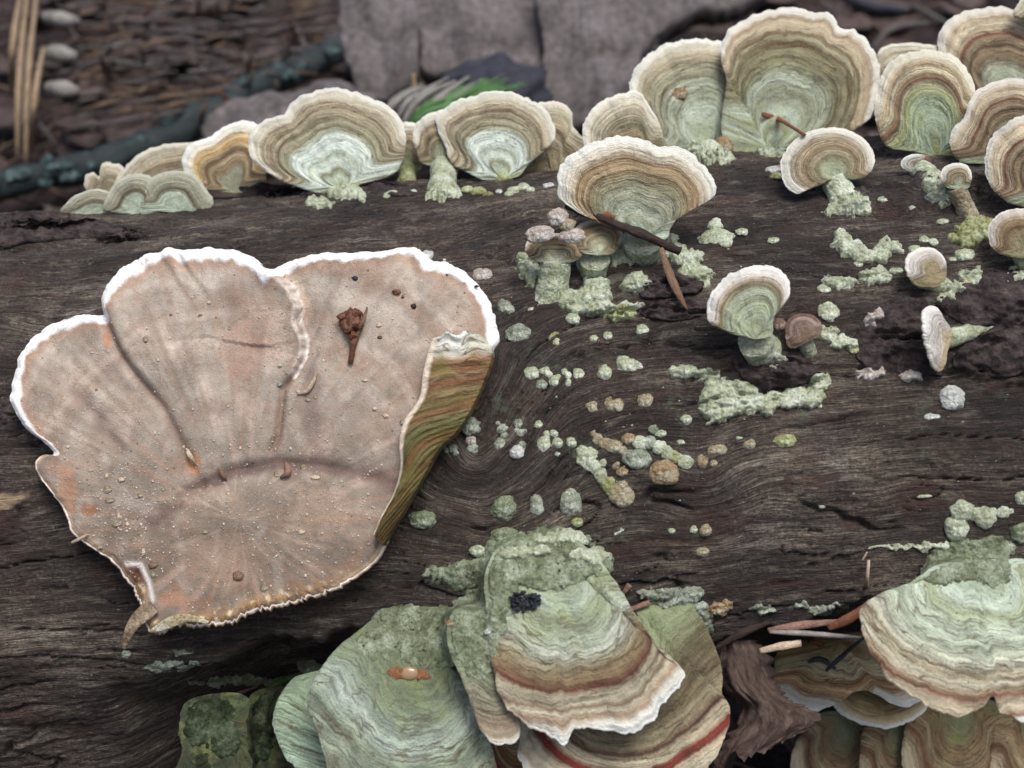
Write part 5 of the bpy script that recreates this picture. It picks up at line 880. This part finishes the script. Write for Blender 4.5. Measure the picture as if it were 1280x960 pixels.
stick([(826, 310, 52), (836, 340, 40), (847, 365, 26), (859, 387, 12)], [3, 5, 4.5, 1], M_TW2, 'tan splinter hanging down from the dark twig', 'wood_splinter', 'splinter', flat=.5)
stick([(750, 264, 104), (768, 272, 108)], [5, 2], M_ND, 'reddish bark scrap on the dark twig', 'bark_scrap', 'bark scrap', flat=.4)
stick([(953, 143, 10), (975, 150, 10), (1005, 168, 10)], [3.5, 4, 3], M_ND, 'orange-brown needle stuck to the biggest upright bracket', at=onto, flat=.6)
stick([(728, 205, 4), (715, 212, 2), (694, 222, 2)], [2, 3, 1], M_ND, 'reddish needle in the gap behind the upper left fans', flat=.5)
stick([(753, 727, 14), (764, 742, 8)], [1.5, 3.5], M_ND2, 'short tan needle standing left of three others by the red-lined bracket')
stick([(787, 731, 14), (774, 749, 6)], [3.5, 1.5], M_ND2, 'upright tan needle by the right edge of the red-lined bracket')
stick([(788, 762, 10), (812, 753, 12)], [3, 3.5], M_ND2, 'short slanting needle above the flat reddish one', flat=.6)
stick([(800, 770, 10), (822, 774, 12), (847, 769, 10)], [3, 5.5, 2], M_ND2, 'flat reddish needle lying right of the red-lined bracket', flat=.5)
stick([(783, 753, 6), (800, 775, 8), (818, 792, 8)], [1.5, 2, 1.5], M_TW, 'thin dark stem along the right edge of the red-lined bracket', 'stem', 'stem')
stick([(1086, 700, 16), (1084, 727, 12), (1085, 752, 10)], [1.6, 2, 1.4], M_CHIP, 'thin pale stem standing at the tip of the large mint bracket', 'stem', 'stem')
on_lo = lambda x, y, l: CAM+(depth_at(1000, 745)[0]+.2-l*.0135)*ray(np.float64(x), np.float64(y))
stick([(892, 812, 10), (930, 790, 14), (962, 778, 10)], [2, 5, 2], M_TW, 'dark stem rising from the dry leaf top to the log', 'stem', 'stem', at=on_lo)
stick([(960, 788, 24), (1000, 782, 28), (1050, 776, 34)], [3, 5, 2], M_ND2, 'long pinkish needle along the lower edge of the log', flat=.5, at=on_lo)
stick([(1035, 785, 30), (1060, 774, 40), (1084, 757, 44)], [4, 6, 4], M_ND, 'rust-red bark sliver touching the tip of the large mint bracket', 'bark_sliver', 'bark sliver', flat=.5, at=on_lo)
stick([(1085, 752, 44), (1110, 745, 50), (1135, 738, 40)], [2, 4, 1.5], M_ND2, 'pinkish needle along the top of the large mint bracket', flat=.5, at=on_lo)
stick([(962, 790, 30), (1010, 792, 36), (1082, 798, 40)], [2, 3.2, 2], M_GREYN, 'long grey needle crossing above the double-lobed tan bracket', at=on_lo)
stick([(1033, 838, 42), (1055, 818, 46), (1078, 798, 48)], [2.5, 4, 3], M_DKN, 'dark slate needle resting on the double-lobed tan bracket', at=onto, flat=.6)
stick([(950, 814, 30), (975, 808, 34), (1001, 804, 30)], [3.5, 4.5, 4], M_CHIP, 'pale wood chip beside the dry curled leaf', 'wood_chip', 'wood chip', flat=.5, at=on_lo)
stick([(995, 800, 14), (1015, 802, 18), (1030, 808, 12)], [3, 5, 2], M_ND, 'orange wood chip above the double-lobed tan bracket', 'wood_chip', 'wood chip', flat=.5, at=onto)
stick([(1010, 828, 8), (1026, 824, 14), (1044, 836, 8)], [2, 4, 2], M_DKN, 'dark fluff lump on the double-lobed tan bracket', 'debris_lump', 'debris', at=onto, lump=.25)
stick([(380, 842, 12), (355, 850, 20), (330, 866, 26), (307, 890, 22)], [3.5, 4, 3.2, 1], M_GB, 'curved green grass blade beside the mint lobe, lower left', 'grass_blade', 'grass', flat=.5, lift=0)
stick([(234, 879, 14), (280, 872, 18), (322, 858, 14)], [1.2, 2.4, 1.4], M_ND2, 'thin pinkish needle left of the curved green blade')
stick([(1084, 690, 8), (1078, 700, 8)], [1, 1], M_CHIP, 'pale fibre speck above the standing stem', 'fibre', 'fibre')
stick([(768, 668, 10), (780, 662, 10)], [1.5, 1], M_WHITE, 'short white fibre over the bluish crust band', 'fibre', 'fibre')
# dark moss-like clump on the crust
def clump(label, x, y, rx, ry, n, mat, r=2.2, name='debris_clump', cat='debris', at=onto, seed=1, h=8):
    rs = np.random.RandomState(seed); c3 = at(x, y, 2); t = thing(name, c3, label, cat)
    for i in range(n):
        a, q_ = rs.uniform(0, 6.28), rs.uniform(0, 1)**.5; px_, py_ = x+rx*q_*math.cos(a), y+ry*q_*math.sin(a); b_ = rs.uniform(0, 6.28); l = rs.uniform(3, 9)
        z = (c3-CAM)@FWD; P = [CAM+(z-.0135*rs.uniform(0, h))*ray(np.float64(px_+k_*l*math.cos(b_)), np.float64(py_+k_*l*math.sin(b_))) for k_ in (-.5, 0, .5)]
        tube3('crumb', P, [r*.008, r*.0135*rs.uniform(.6, 1.2), r*.008], mat, t, sides=6, rows=6, lump=.8)
    return t
clump('blue-black clump of crumbs on the top of the red-lined bracket', 655, 752, 20, 12, 60, M_BLK, 2.0)
# the brown husk on the huge bracket
hc = big_pt(np.float64(440), np.float64(402), 6); husk = thing('seed_husk', hc, 'shiny brown crumpled husk with a tail lying on the huge bracket', 'husk')
M_HUSK = m_twig('husk skin', (52, 28, 20), (110, 70, 50), (180, 150, 130), 9); M_HUSK.node_tree.nodes['Principled BSDF'].inputs['Roughness'].default_value = .35
bp = lambda x, y, l: big_pt(np.float64(x), np.float64(y), l)
V, F = blob_mesh(bp(440, 402, 4), BN, 14, 14, BZ/FPX, 4, 7.7, 1.0, .34); obj('husk_body', build_mesh('husk_body', V-hc, F, None, None, M_HUSK), husk)
for i, (x, y, r) in enumerate([(430, 398, 6), (447, 394, 7), (450, 408, 6), (436, 412, 7), (442, 420, 6)]):
    V, F = blob_mesh(bp(x, y, 11), BN, r, r*.8, BZ/FPX, 3, i+2.2, .9, .4); obj('husk_scale', build_mesh('husk_scale', V-hc, F, None, None, M_HUSK), husk)
def tb(parent, name, pts, rad, mat, **kw): return tube3(name, [bp(*p) for p in pts], [r*BZ/FPX for r in rad], mat, parent, **kw)
tb(husk, 'husk_tail', [(446, 418, 6), (442, 436, 8), (438, 454, 3)], [5, 4, 3], M_HUSK, lump=.4); tb(husk, 'husk_stem', [(459, 384, 3), (455, 402, 8), (446, 424, 6), (441, 450, 3)], [1.2, 2.6, 2.4, 1.5], M_TW2, lump=.3)
# bits lying on the huge bracket
def bigbit(x, y, rx, ry, c, label, name='debris_crumb', cat='debris', group=None, lv=2, flat=.8):
    p = bp(x, y, 0); V, F = blob_mesh(p, BN, rx*.72, ry*.72, BZ/FPX, lv, x*.13, flat, .3); return tag(obj(name, build_mesh(name, V-p, F, None, None, c), None, p), label, cat, group)
bigbit(497, 366, 8, 4.5, M_HUSK, 'dark brown crumb high on the right lobe of the huge bracket', lv=3); bigbit(504, 372, 3, 3, M_HUSK, 'smaller dark crumb touching the one high on the right lobe')
bigbit(517, 383, 5, 5, M_TW, 'brown crumb cluster right of the two dark crumbs'); bigbit(475, 422, 4, 3, M_HUSK, 'dark crumb right of the crumpled husk'); bigbit(444, 348, 5, 4, M_BLK, 'dark notch-like crumb just under the white rim')
bigbit(559, 344, 2, 2.5, M_BLK, 'black speck on the white rim at upper right'); bigbit(596, 358, 4, 2.5, M_BLK, 'brown speck on the white rim beside the pinkish bud')
bigbit(474, 407, 5, 4, M_CHIP, 'pale square flake right of the husk'); bigbit(348, 480, 5, 4, M_GREY, 'grey crumb at the lower end of the overlap crease')
for i, (x, y, rx_, ry_) in enumerate([(135, 612, 7, 6), (134, 595, 3, 5), (138, 626, 8, 5), (152, 600, 6, 4), (176, 619, 5, 4), (149, 645, 3, 6), (147, 656, 8, 4), (160, 655, 4, 5), (126, 684, 6, 4), (182, 690, 4, 6), (193, 718, 4, 5), (86, 559, 4, 3), (378, 585, 5, 8), (393, 597, 9, 5), (346, 594, 5, 5), (377, 665, 6, 4), (205, 612, 4, 3), (457, 476, 6, 2.5), (385, 500, 6, 3), (372, 489, 4, 3), (394, 497, 3, 3), (482, 520, 5, 4), (503, 528, 5, 4), (468, 511, 4, 4), (185, 426, 5, 5), (200, 451, 3, 3), (287, 411, 3, 3), (252, 395, 4, 2), (120, 487, 2.5, 2.5), (216, 395, 3, 2), (258, 665, 5, 4), (300, 560, 3, 3), (193, 706, 8, 7), (298, 720, 12, 8), (330, 735, 6, 7)]):
    dark = i in (27, 28, 29, 32, 33); bigbit(x, y, rx_, ry_, M_TW2 if dark else (M_CHIP if i % 2 else M_TAN), 'brownish crumb stuck to the pore side of the huge bracket' if dark else 'pale grain stuck to the pore side of the huge bracket', 'brown_crumb' if dark else 'grain', 'debris', 'brown crumbs on the huge bracket' if dark else 'pale grains on the huge bracket')
gr = [bp(x, y, l) for x, y, l in [(372, 492, 2), (384, 489, 4), (392, 478, 4), (396, 466, 2)]]
tube3('pale_thread', gr, [.02, .035, .03, .015], M_CHIP, None, 'wavy pale thread right of the overlap crease on the huge bracket', 'thread')
stick([(235, 562, 3), (240, 570, 9), (246, 580, 3)], [1.5, 3, 1], M_CHIP, 'forked straw-coloured flake in the left crease of the huge bracket', 'flake', 'flake', at=bp); stick([(275, 585, 3), (280, 594, 9), (284, 600, 3)], [1.5, 2.5, 1], M_TW2, 'tiny brown flake on the dark growth arc', 'flake', 'flake', at=bp)
stick([(356, 578, 3), (362, 590, 9), (352, 597, 3)], [2, 4, 1.5], M_ND2, 'pinkish flake at the top of the growth arc', 'flake', 'flake', at=bp); stick([(92, 678, 3), (102, 674, 6), (112, 668, 3)], [1.5, 2, 1], M_CHIP, 'short pale fibre on the lower left lobe', 'fibre', 'fibre', at=bp)
rs = np.random.RandomState(5); v1, f1 = ICO[1]; AV, AF = [], []
for i in range(1700):
    if i % 2: x, y = rs.uniform(60, 490), rs.uniform(540, 760)
    else: x, y = rs.uniform(40, 590), rs.uniform(345, 760)
    if i % 5 == 0: x, y = rs.normal(150, 40), rs.normal(650, 40)
    j = np.argmin(np.abs(np.arctan2(bb[:, 1]-BC[1], bb[:, 0]-BC[0])-math.atan2(y-BC[1], x-BC[0])))
    if math.hypot(x-BC[0], y-BC[1]) > .95*np.linalg.norm(bb[j]-BC) or (x > 480 and y > 430): continue
    r = rs.uniform(.5, 1.5)*rs.uniform(.7, 1.2)*(1.6 if i % 23 == 0 else 1); p = bp(x, y, .2); AV.append(p+v1*rs.uniform(.6, 1.3, 3)*r*BZ/FPX); AF.append(f1+len(v1)*(len(AV)-1))
o = obj('grit', build_mesh('grit', np.concatenate(AV)-bo, np.concatenate(AF), None, None, m_twig('grit', (120, 104, 90), (206, 198, 186), (230, 226, 220), 7)), big); o['kind'] = 'stuff'
# amber bead and leaf scrap on the mossy fan
bc3 = onto(512, 842, 3); bead = thing('amber_bead', bc3, 'glossy amber droplet with a leaf scrap on the mossy green fan', 'droplet')
M_HUSKP = m_twig('leaf scrap skin', (96, 60, 36), (150, 104, 70)); sA = NT('amber'); sA.b.inputs['Base Color'].default_value = (.62, .40, .24, 1); sA.b.inputs['Transmission Weight'].default_value = .55; sA.b.inputs['Roughness'].default_value = .12; sA.b.inputs['Specular IOR Level'].default_value = .6
V, F = ICO[3]; s3 = .0135; obj('droplet', build_mesh('droplet', (V[:, :1]*11*RT+V[:, 1:2]*8*UPV-V[:, 2:]*4*FWD)*s3*(1+.10*pn3(V, 1.5, 3)[:, None]), F, None, None, sA.m), bead)
for dx, a_ in ((-16, .3), (16, -.2)):
    P = [bc3+s3*((dx-9)*RT+3*UPV-1*FWD), bc3+s3*(dx*.8*RT-2*FWD), bc3+s3*((dx+8)*RT-5*UPV-1*FWD)]; tube3('leaf_scrap', P, [1*s3, 7*s3, 1*s3], M_HUSKP, bead, flat=.15, lump=.7)
for x, y, r, m, l in ((850, 117, 8, M_ORANGE, 'orange scar-like lump on the grey-green upright bracket'), (563, 779, 5, M_ORANGE, 'small orange crumb on the dull green crust at bottom centre'), (610, 790, 4, M_WHITE, 'small white crumb on the crust left of the red-lined bracket')):
    p = onto(x, y, 1); V, F = blob_mesh(p, -FWD, r*1.2, r, (p-CAM)@FWD/FPX, 3, x*.1, .5, .35); tag(obj('debris_crumb', build_mesh('debris_crumb', V-p, F, None, None, m), None, p), l, 'debris')
p = onto(905, 182, 3); V, F = blob_mesh(p, -FWD, 12, 10, (p-CAM)@FWD/FPX, 3, 5., .6, .35); tag(obj('fungus_bud', build_mesh('fungus_bud', V-p, F, None, None, M_ORANGE), None, p), 'orange lobed bud at the foot between the two tall upright brackets', 'fungus bud')

# ------------------------------------------------------------------ dry curled leaf, lower right
def m_leaf():
    s = NT('dry leaf'); o = s.obj(); U_, V_ = s.uv(); l = s.noise(s.xyz(s.math('MULTIPLY', U_, 7), s.math('MULTIPLY', V_, 4)), 1, 5, .7, 1.); g = s.noise(o, 14, 4, .7)
    c = s.ramp(l, [(.3, (46, 37, 33)), (.5, (76, 62, 56)), (.7, (104, 89, 81))]); return s.done(s.mul(c, s.mr(g, .3, .7, .78, 1.15)), s.bump(s.math('ADD', l, s.math('MULTIPLY', g, .4)), .07, .9), .8, .25)
L1 = catmull([(896, 802), (890, 830), (900, 860), (925, 885), (918, 910), (900, 935), (890, 965)], 80, False); L2 = catmull([(945, 800), (962, 820), (970, 850), (985, 872), (1024, 892), (1014, 910), (990, 915)], 80, False)
w_ = np.linspace(0, 1, 60); v_ = np.linspace(0, 1, 80); zl = float(depth_at(930, 760)[0])+.5
jag_ = 1+0*v_; lx = L1[:, None, 0]*(1-w_)+L2[:, None, 0]*w_; ly = L1[:, None, 1]*(1-w_)+L2[:, None, 1]*w_
lx = lx+(w_[None]**6)*8*pn(v_[:, None]*26, 0*w_[None], 3)-((1-w_[None])**6)*7*pn(v_[:, None]*20, 0*w_[None]+2, 4); ly = ly+(v_[:, None]**8)*(10*pn(w_[None]*14, 0*v_[:, None], 5)+14*pn(w_[None]*5, 0*v_[:, None], 6))
lz = 34*np.sin(np.pi*w_[None]**.8)*(1-.4*v_[:, None])+8*pn(w_[None]*3, v_[:, None]*3, 7)+3*np.abs(pn(w_[None]*6+v_[:, None]*2, v_[:, None]*3, 8))*2+4*pn(w_[None]*4, v_[:, None]*7, 9)+40*v_[:, None]
T_ = CAM+(zl-lz*.0135)[..., None]*ray(lx, ly); Bk = CAM+(zl+.03-lz*.0135)[..., None]*ray(lx, ly)
V = np.concatenate([T_, Bk[:, ::-1]], 1); F = grid_faces(80, 120, True); uvl = np.stack([np.broadcast_to(np.concatenate([w_, w_[::-1]])[None], (80, 120)).ravel(), np.broadcast_to(v_[:, None], (80, 120)).ravel()], 1)
tag(obj('dry_leaf', build_mesh('dry_leaf', V.reshape(-1, 3)-T_[0, 0], F, uvl, None, m_leaf()), None, T_[0, 0]), 'curled brown dry leaf with ragged edge hanging under the log', 'leaf')

# ------------------------------------------------------------------ forest floor
def gz(x, y):
    z = -7.2+.10*np.clip(y-6, 0, 60)+.5*pn(x*.12, y*.12, 120)+.25*pn(x*.4, y*.4, 121)+.12*pn(x*1.1, y*1.1, 122); return z
xs = np.concatenate([-np.geomspace(4000, 46, 22), np.linspace(-45, 45, 181), np.geomspace(46, 4000, 22)]); ys = np.concatenate([-np.geomspace(4000, 41, 20), np.linspace(-40, 70, 221), np.geomspace(71, 4000, 22)])
gX, gY = np.meshgrid(xs, ys); far = sm(70, 300, np.hypot(gX, gY)); gZ = gz(gX, gY)*(1-far)-2*far
def m_ground():
    s = NT('forest soil'); o = s.obj(); n = s.noise(o, .7, 6, .7); g = s.noise(o, 5, 5, .7); c = s.ramp(n, [(.3, (30, 26, 28)), (.5, (58, 48, 48)), (.68, (90, 76, 74))]); return s.done(s.mul(c, s.mr(g, .3, .7, .6, 1.3)), s.bump(g, .3, 1.), .95, .2)
g_ = obj('ground', build_mesh('ground', np.stack([gX, gY, gZ], -1).reshape(-1, 3), grid_faces(*gX.shape), None, None, m_ground())); tag(g_, 'dark forest floor behind and below the log', None, None, 'structure')
def gnd(px, py, l=0.):
    """point where the picture ray meets the forest floor behind the log, l cm above it"""
    d = ray(np.float64(px), np.float64(py)); t = 30.
    for _ in range(25): p = CAM+t*d; t = t+(gz(p[0], p[1])+l-p[2])/d[2]*.8
    return CAM+t*d
def at_g(k=.03): return lambda x, y, l: gnd(x, y, l*k)
# litter: needles, bits of twig and leaf nobody could count
rs = np.random.RandomState(11)
def litter(name, n, mat, L, R, flat, box, lab, hmax=.6, wide=None):
    AV, AF, UVs = [], [], []
    for i in range(n):
        x, y = rs.uniform(*box[0]), rs.uniform(*box[1]); a = rs.uniform(0, 3.14); l = rs.uniform(*L); r = rs.uniform(*R); z = gz(x, y)+rs.uniform(.05, hmax); d = np.array([math.cos(a), math.sin(a), rs.uniform(-.3, .3)]); s_ = nrm(np.cross(d, [0, 0, 1])); up = nrm(np.cross(s_, d))
        m = 6; an = np.linspace(0, 2*np.pi, m, endpoint=False); rows = [(-.5, .2), (-.2, 1), (.2, 1), (.5, .15)]; bend = rs.uniform(-.2, .2)
        v = np.concatenate([np.array([x, y, z])+d*l*t_+up*bend*l*(.25-t_*t_)+(np.cos(an)[:, None]*s_+flat*np.sin(an)[:, None]*up)*r*k_ for t_, k_ in rows]); AF.append(grid_faces(4, m, True)+len(AV)*24); AV.append(v); UVs.append(np.stack([np.tile(an, 4), np.repeat([0, .3, .7, 1], m)+i], 1))
    o = obj(name, build_mesh(name, np.concatenate(AV), np.concatenate(AF), np.concatenate(UVs), None, mat)); tag(o, lab, None, None, 'stuff')
litter('needle_litter', 2600, M_LIT2, (1., 3.4), (.03, .07), .6, ((-30, 32), (-12, 48)), 'fallen needles strewn over the forest floor')
litter('twig_litter', 900, M_LIT, (1.5, 6), (.06, .17), .9, ((-30, 32), (-8, 50)), 'thin broken twigs strewn over the forest floor', 1.)
litter('leaf_litter', 700, m_twig('leaf litter', (40, 32, 32), (84, 70, 66), (112, 102, 100), 1.5), (1.2, 3), (.5, 1.2), .08, ((-30, 32), (-8, 50)), 'dead leaf scraps strewn over the forest floor', 1.)

# the lichen-covered branch
lb = [gnd(x, y, l) for x, y, l in [(-60, 262, 1.2), (0, 232, 1.3), (100, 208, 1.5), (200, 178, 1.7), (250, 150, 1.9), (330, 108, 2.0), (430, 60, 2.2), (520, 25, 2.2), (600, -10, 2.2)]]
br = thing('lichened_branch', lb[0], 'blue-green lichened branch lying diagonally behind the log at upper left', 'branch'); tube3('bark', lb, [.42, .44, .5, .54, .56, .54, .5, .48, .4], M_LICH, br, lump=.3, rows=120, sides=24)
rs = np.random.RandomState(2)
for i in range(40):
    k_ = rs.uniform(.5, 6.5); i0 = int(k_); p = lb[i0]*(1-k_+i0)+lb[i0+1]*(k_-i0)+np.array([0, -.42, .3])+rs.normal(0, .18, 3); V, F = blob_mesh(p, nrm(np.array([0, -.8, .6])), rs.uniform(5, 15), rs.uniform(4, 10), .02, 3, i*1.3, .4, .5); obj('lichen_tuft', build_mesh('lichen_tuft', V-lb[0], F, None, None, m_crust('lichen', (48, 64, 66), (84, 104, 104), (120, 142, 140), .3) if i == 0 else bpy.data.materials['lichen']), br)
# stacked twigs at upper left
rs = np.random.RandomState(4); lab = 'grey-brown twig in the stacked twig heap at upper left'
for r_i, y in enumerate([-5, 4, 13, 22, 31, 40, 49, 58, 67, 75, 83, 91, 99, 107, 115, 123, 131, 139, 148, 157]):
    x = 84+rs.uniform(0, 22)
    while x < 400-max(0, y-60)*1.1:
        l = rs.uniform(26, 58); yy = y+rs.uniform(-4, 4)-(x-90)*.03; sl = rs.uniform(-.15, .35); hh_ = rs.uniform(.8, 2.8)
        P = [gnd(x, yy, hh_), gnd(x+l*.5, yy-sl*l*.5-2, hh_+.2), gnd(x+l, yy-sl*l, hh_)]; q_ = rs.uniform(.05, .11)
        tube3('twig', P, [q_*.8, q_, q_*.7], M_LIT if rs.rand() < .7 else M_LIT2, None, lab, 'twig', 'stacked twigs at upper left', lump=.25, sides=8, rows=12); x += l*rs.uniform(.65, 1.3)
for x, y, l in ((58, 26, 40), (58, 70, 38), (62, 114, 36)):
    P = [gnd(x, y-4, 3), gnd(x+l*.5, y-2, 3.2), gnd(x+l, y, 3)]; tube3('twig_stub', P, [.22, .3, .14], M_GREYN, None, {26: 'topmost', 70: 'middle', 114: 'lowest'}[y]+' of three pale blunt stubs in a column at far upper left', 'twig', sides=12)
for i, (a, b) in enumerate((((22, 200), (34, -10)), ((32, 205), (46, -10)), ((40, 190), (54, 60)), ((14, 120), (26, -10)))):
    P = [gnd(*a, 1.2), gnd((a[0]+b[0])/2-4, (a[1]+b[1])/2, 3.4), gnd(*b, 3.6)]; tube3('straw_stalk', P, [.07, .11, .07], M_STRAW, None, ['leftmost tall tan stalk reaching down beside the branch', 'thick tan stalk crossing the twig heap at far left', 'short tan stalk right of the thick one at far left', 'thin upper tan stalk at the far left edge'][i], 'stalk', lump=.15)
# reddish hints and a few upright stems in the heap
for i in range(22):
    x, y = rs.uniform(90, 380), rs.uniform(0, 150); P = [gnd(x, y+12, 1.), gnd(x+rs.uniform(-6, 6), y, 2.6), gnd(x+rs.uniform(-12, 12), y-16, 3.4)]
    tube3('upright_stem', P, [.05, .08, .04], [M_ND, M_LIT2, M_DKN][i % 3], None, 'thin stem poking up through the stacked twigs', 'stem', 'stems in the twig heap', sides=6, rows=10)
# grey weathered bark slabs
def m_slab():
    s = NT('grey slab'); o = s.obj(); n1 = s.noise(o, .6, 4, .6); g = s.noise(o, 4, 4, .6); c = s.ramp(s.math('ADD', s.math('MULTIPLY', n1, .5), s.math('MULTIPLY', g, .5)), [(.35, (58, 54, 54)), (.5, (86, 81, 81)), (.65, (112, 107, 108))]); return s.done(c, s.bump(g, .08, 1.), .9, .2)
M_SLAB = m_slab()
def slab(pts, label, d0, lean=.5, seed=0):
    q_ = [ray(np.float64(x), np.float64(y)) for x, y in pts]; c = CAM+d0*ray(np.float64(np.mean([p[0] for p in pts])), np.float64(np.mean([p[1] for p in pts]))); n = nrm(-FWD+lean*UPV); B2 = catmull(pts, 120); B2 = B2+np.stack([3*pn(B2[:, 0]/14, B2[:, 1]/14, seed), 3*pn(B2[:, 0]/14, B2[:, 1]/14, seed+1)], 1); m = B2.mean(0); q = np.linspace(0, 1, 40)
    gx = m[0]+q[:, None]*(B2[:, 0]-m[0]); gy = m[1]+q[:, None]*(B2[:, 1]-m[1]); P = plane_pt(c, n, gx, gy)+(.5*pn(gx/60, gy/90, seed)+.10*pn(gx/18, gy/60, seed+2)+.04*pn(gx/5, gy/30, seed+3)-.15*q[:, None]**10)[..., None]*n
    V = np.concatenate([P, (P-.7*n)[::-1]]); tag(obj('bark_slab', build_mesh('bark_slab', V.reshape(-1, 3)-c, grid_faces(80, 120, True)[:, ::-1], None, None, M_SLAB), None, c), label, 'bark')
slab([(430, -30), (425, 40), (440, 90), (452, 118), (500, 108), (522, 90), (524, 20), (520, -30)], 'leftmost of three grey bark slabs behind the log, beside the branch', 46, .5, 1)
slab([(524, -30), (526, 50), (530, 88), (560, 84), (600, 80), (628, 96), (640, 122), (672, 134), (676, 60), (672, -30)], 'middle grey bark slab, above the green blade tuft', 46, .5, 2)
slab([(676, -30), (680, 60), (678, 130), (700, 150), (740, 150), (780, 130), (800, 80), (806, 30), (795, -30)], 'rightmost grey bark slab, behind the grey-green upright bracket', 45, .5, 3)
slab([(250, 150), (290, 120), (350, 110), (430, 104), (470, 122), (430, 150), (340, 160), (270, 175)], 'brownish low slab of bark below the lichened branch', 44, .9, 4)
slab([(800, 60), (840, 20), (900, 5), (960, -20), (900, -60), (810, -50)], 'grey bark piece behind the tops of the two tall brackets', 50, .8, 5)
P0 = gnd(560, 120, 2); stump = P0
V, F = ICO[4]; vv_ = V*np.array([1.6, 1.2, .9])*(1+.3*pn3(V, 2., 4)[:, None]); cst = CAM+43*ray(np.float64(618), np.float64(112)); tag(obj('black_lump', build_mesh('black_lump', vv_, F, None, None, M_BLK), None, cst), 'black lump in the shadow behind the green blade tuft', 'debris')  # plain black lump behind the tuft
# green blade tuft
rs = np.random.RandomState(8); tuft = None
bt = lambda x, y, z: CAM+z*ray(np.float64(x), np.float64(y)); t0 = bt(545, 165, 40); tuft = thing('blade_tuft', t0, 'tuft of green and faded blades behind the two upper left fans', 'grass tuft')
for i in range(40):
    g = i > 6; x0 = rs.uniform(470, 540) if not g else rs.uniform(505, 560); y0 = rs.uniform(150, 185); x1 = x0+rs.uniform(60, 110)*(1 if g else .7); y1 = (rs.uniform(96, 130) if g else rs.uniform(84, 110)); z = rs.uniform(37, 41)
    P = [bt(x0, y0, z), bt(x0*.65+x1*.35, y0*.45+y1*.55-4, z-.2), bt(x1, y1, z)]; q_ = rs.uniform(.06, .13); tube3('blade', P, [q_*.7, q_, q_*.2], M_GREENB if g else M_GREYN, tuft, sides=6, rows=10, flat=.4)
tube3('faded_stem', [bt(522, 160, 40), bt(520, 130, 40), bt(517, 92, 40)], [.1, .08, .05], M_STRAW, None, 'upright faded stem left of the green blade tuft', 'stem')
# twigs at the upper right
for i, (a, m_, b, r_, mt, l) in enumerate([((795, -10), (806, 30), (815, 72), .1, M_LIT2, 'thin reddish stem slanting down left of the biggest upright bracket'), ((870, -10), (882, 4), (892, 20), .14, M_GREYN, 'short grey twig above the grey-green upright bracket'), ((1090, 62), (1115, 36), (1170, 28), .14, M_LIT, 'grey bent twig right of the biggest upright bracket'), ((1140, 8), (1165, 20), (1195, 36), .12, M_LIT, 'thin twig crossing at the top right behind the brackets'), ((735, 150), (720, 135), (790, 105), .12, M_STRAW, 'pale twig behind the small cream bracket'), ((1040, -12), (1080, 6), (1130, 14), .2, M_BLK, 'black branchlet at the top edge, right of centre'), ((690, 175), (720, 150), (745, 140), .1, M_STRAW, 'faded stalk behind the tan folded bracket')]):
    tube3('twig' if 'tw' in l or 'branch' in l else 'stem', [gnd(*a, 2.6), gnd(*m_, 3), gnd(*b, 2.6)], [r_*.7, r_, r_*.6], mt, None, l, 'twig' if 'tw' in l or 'branch' in l else 'stem', lump=.2)
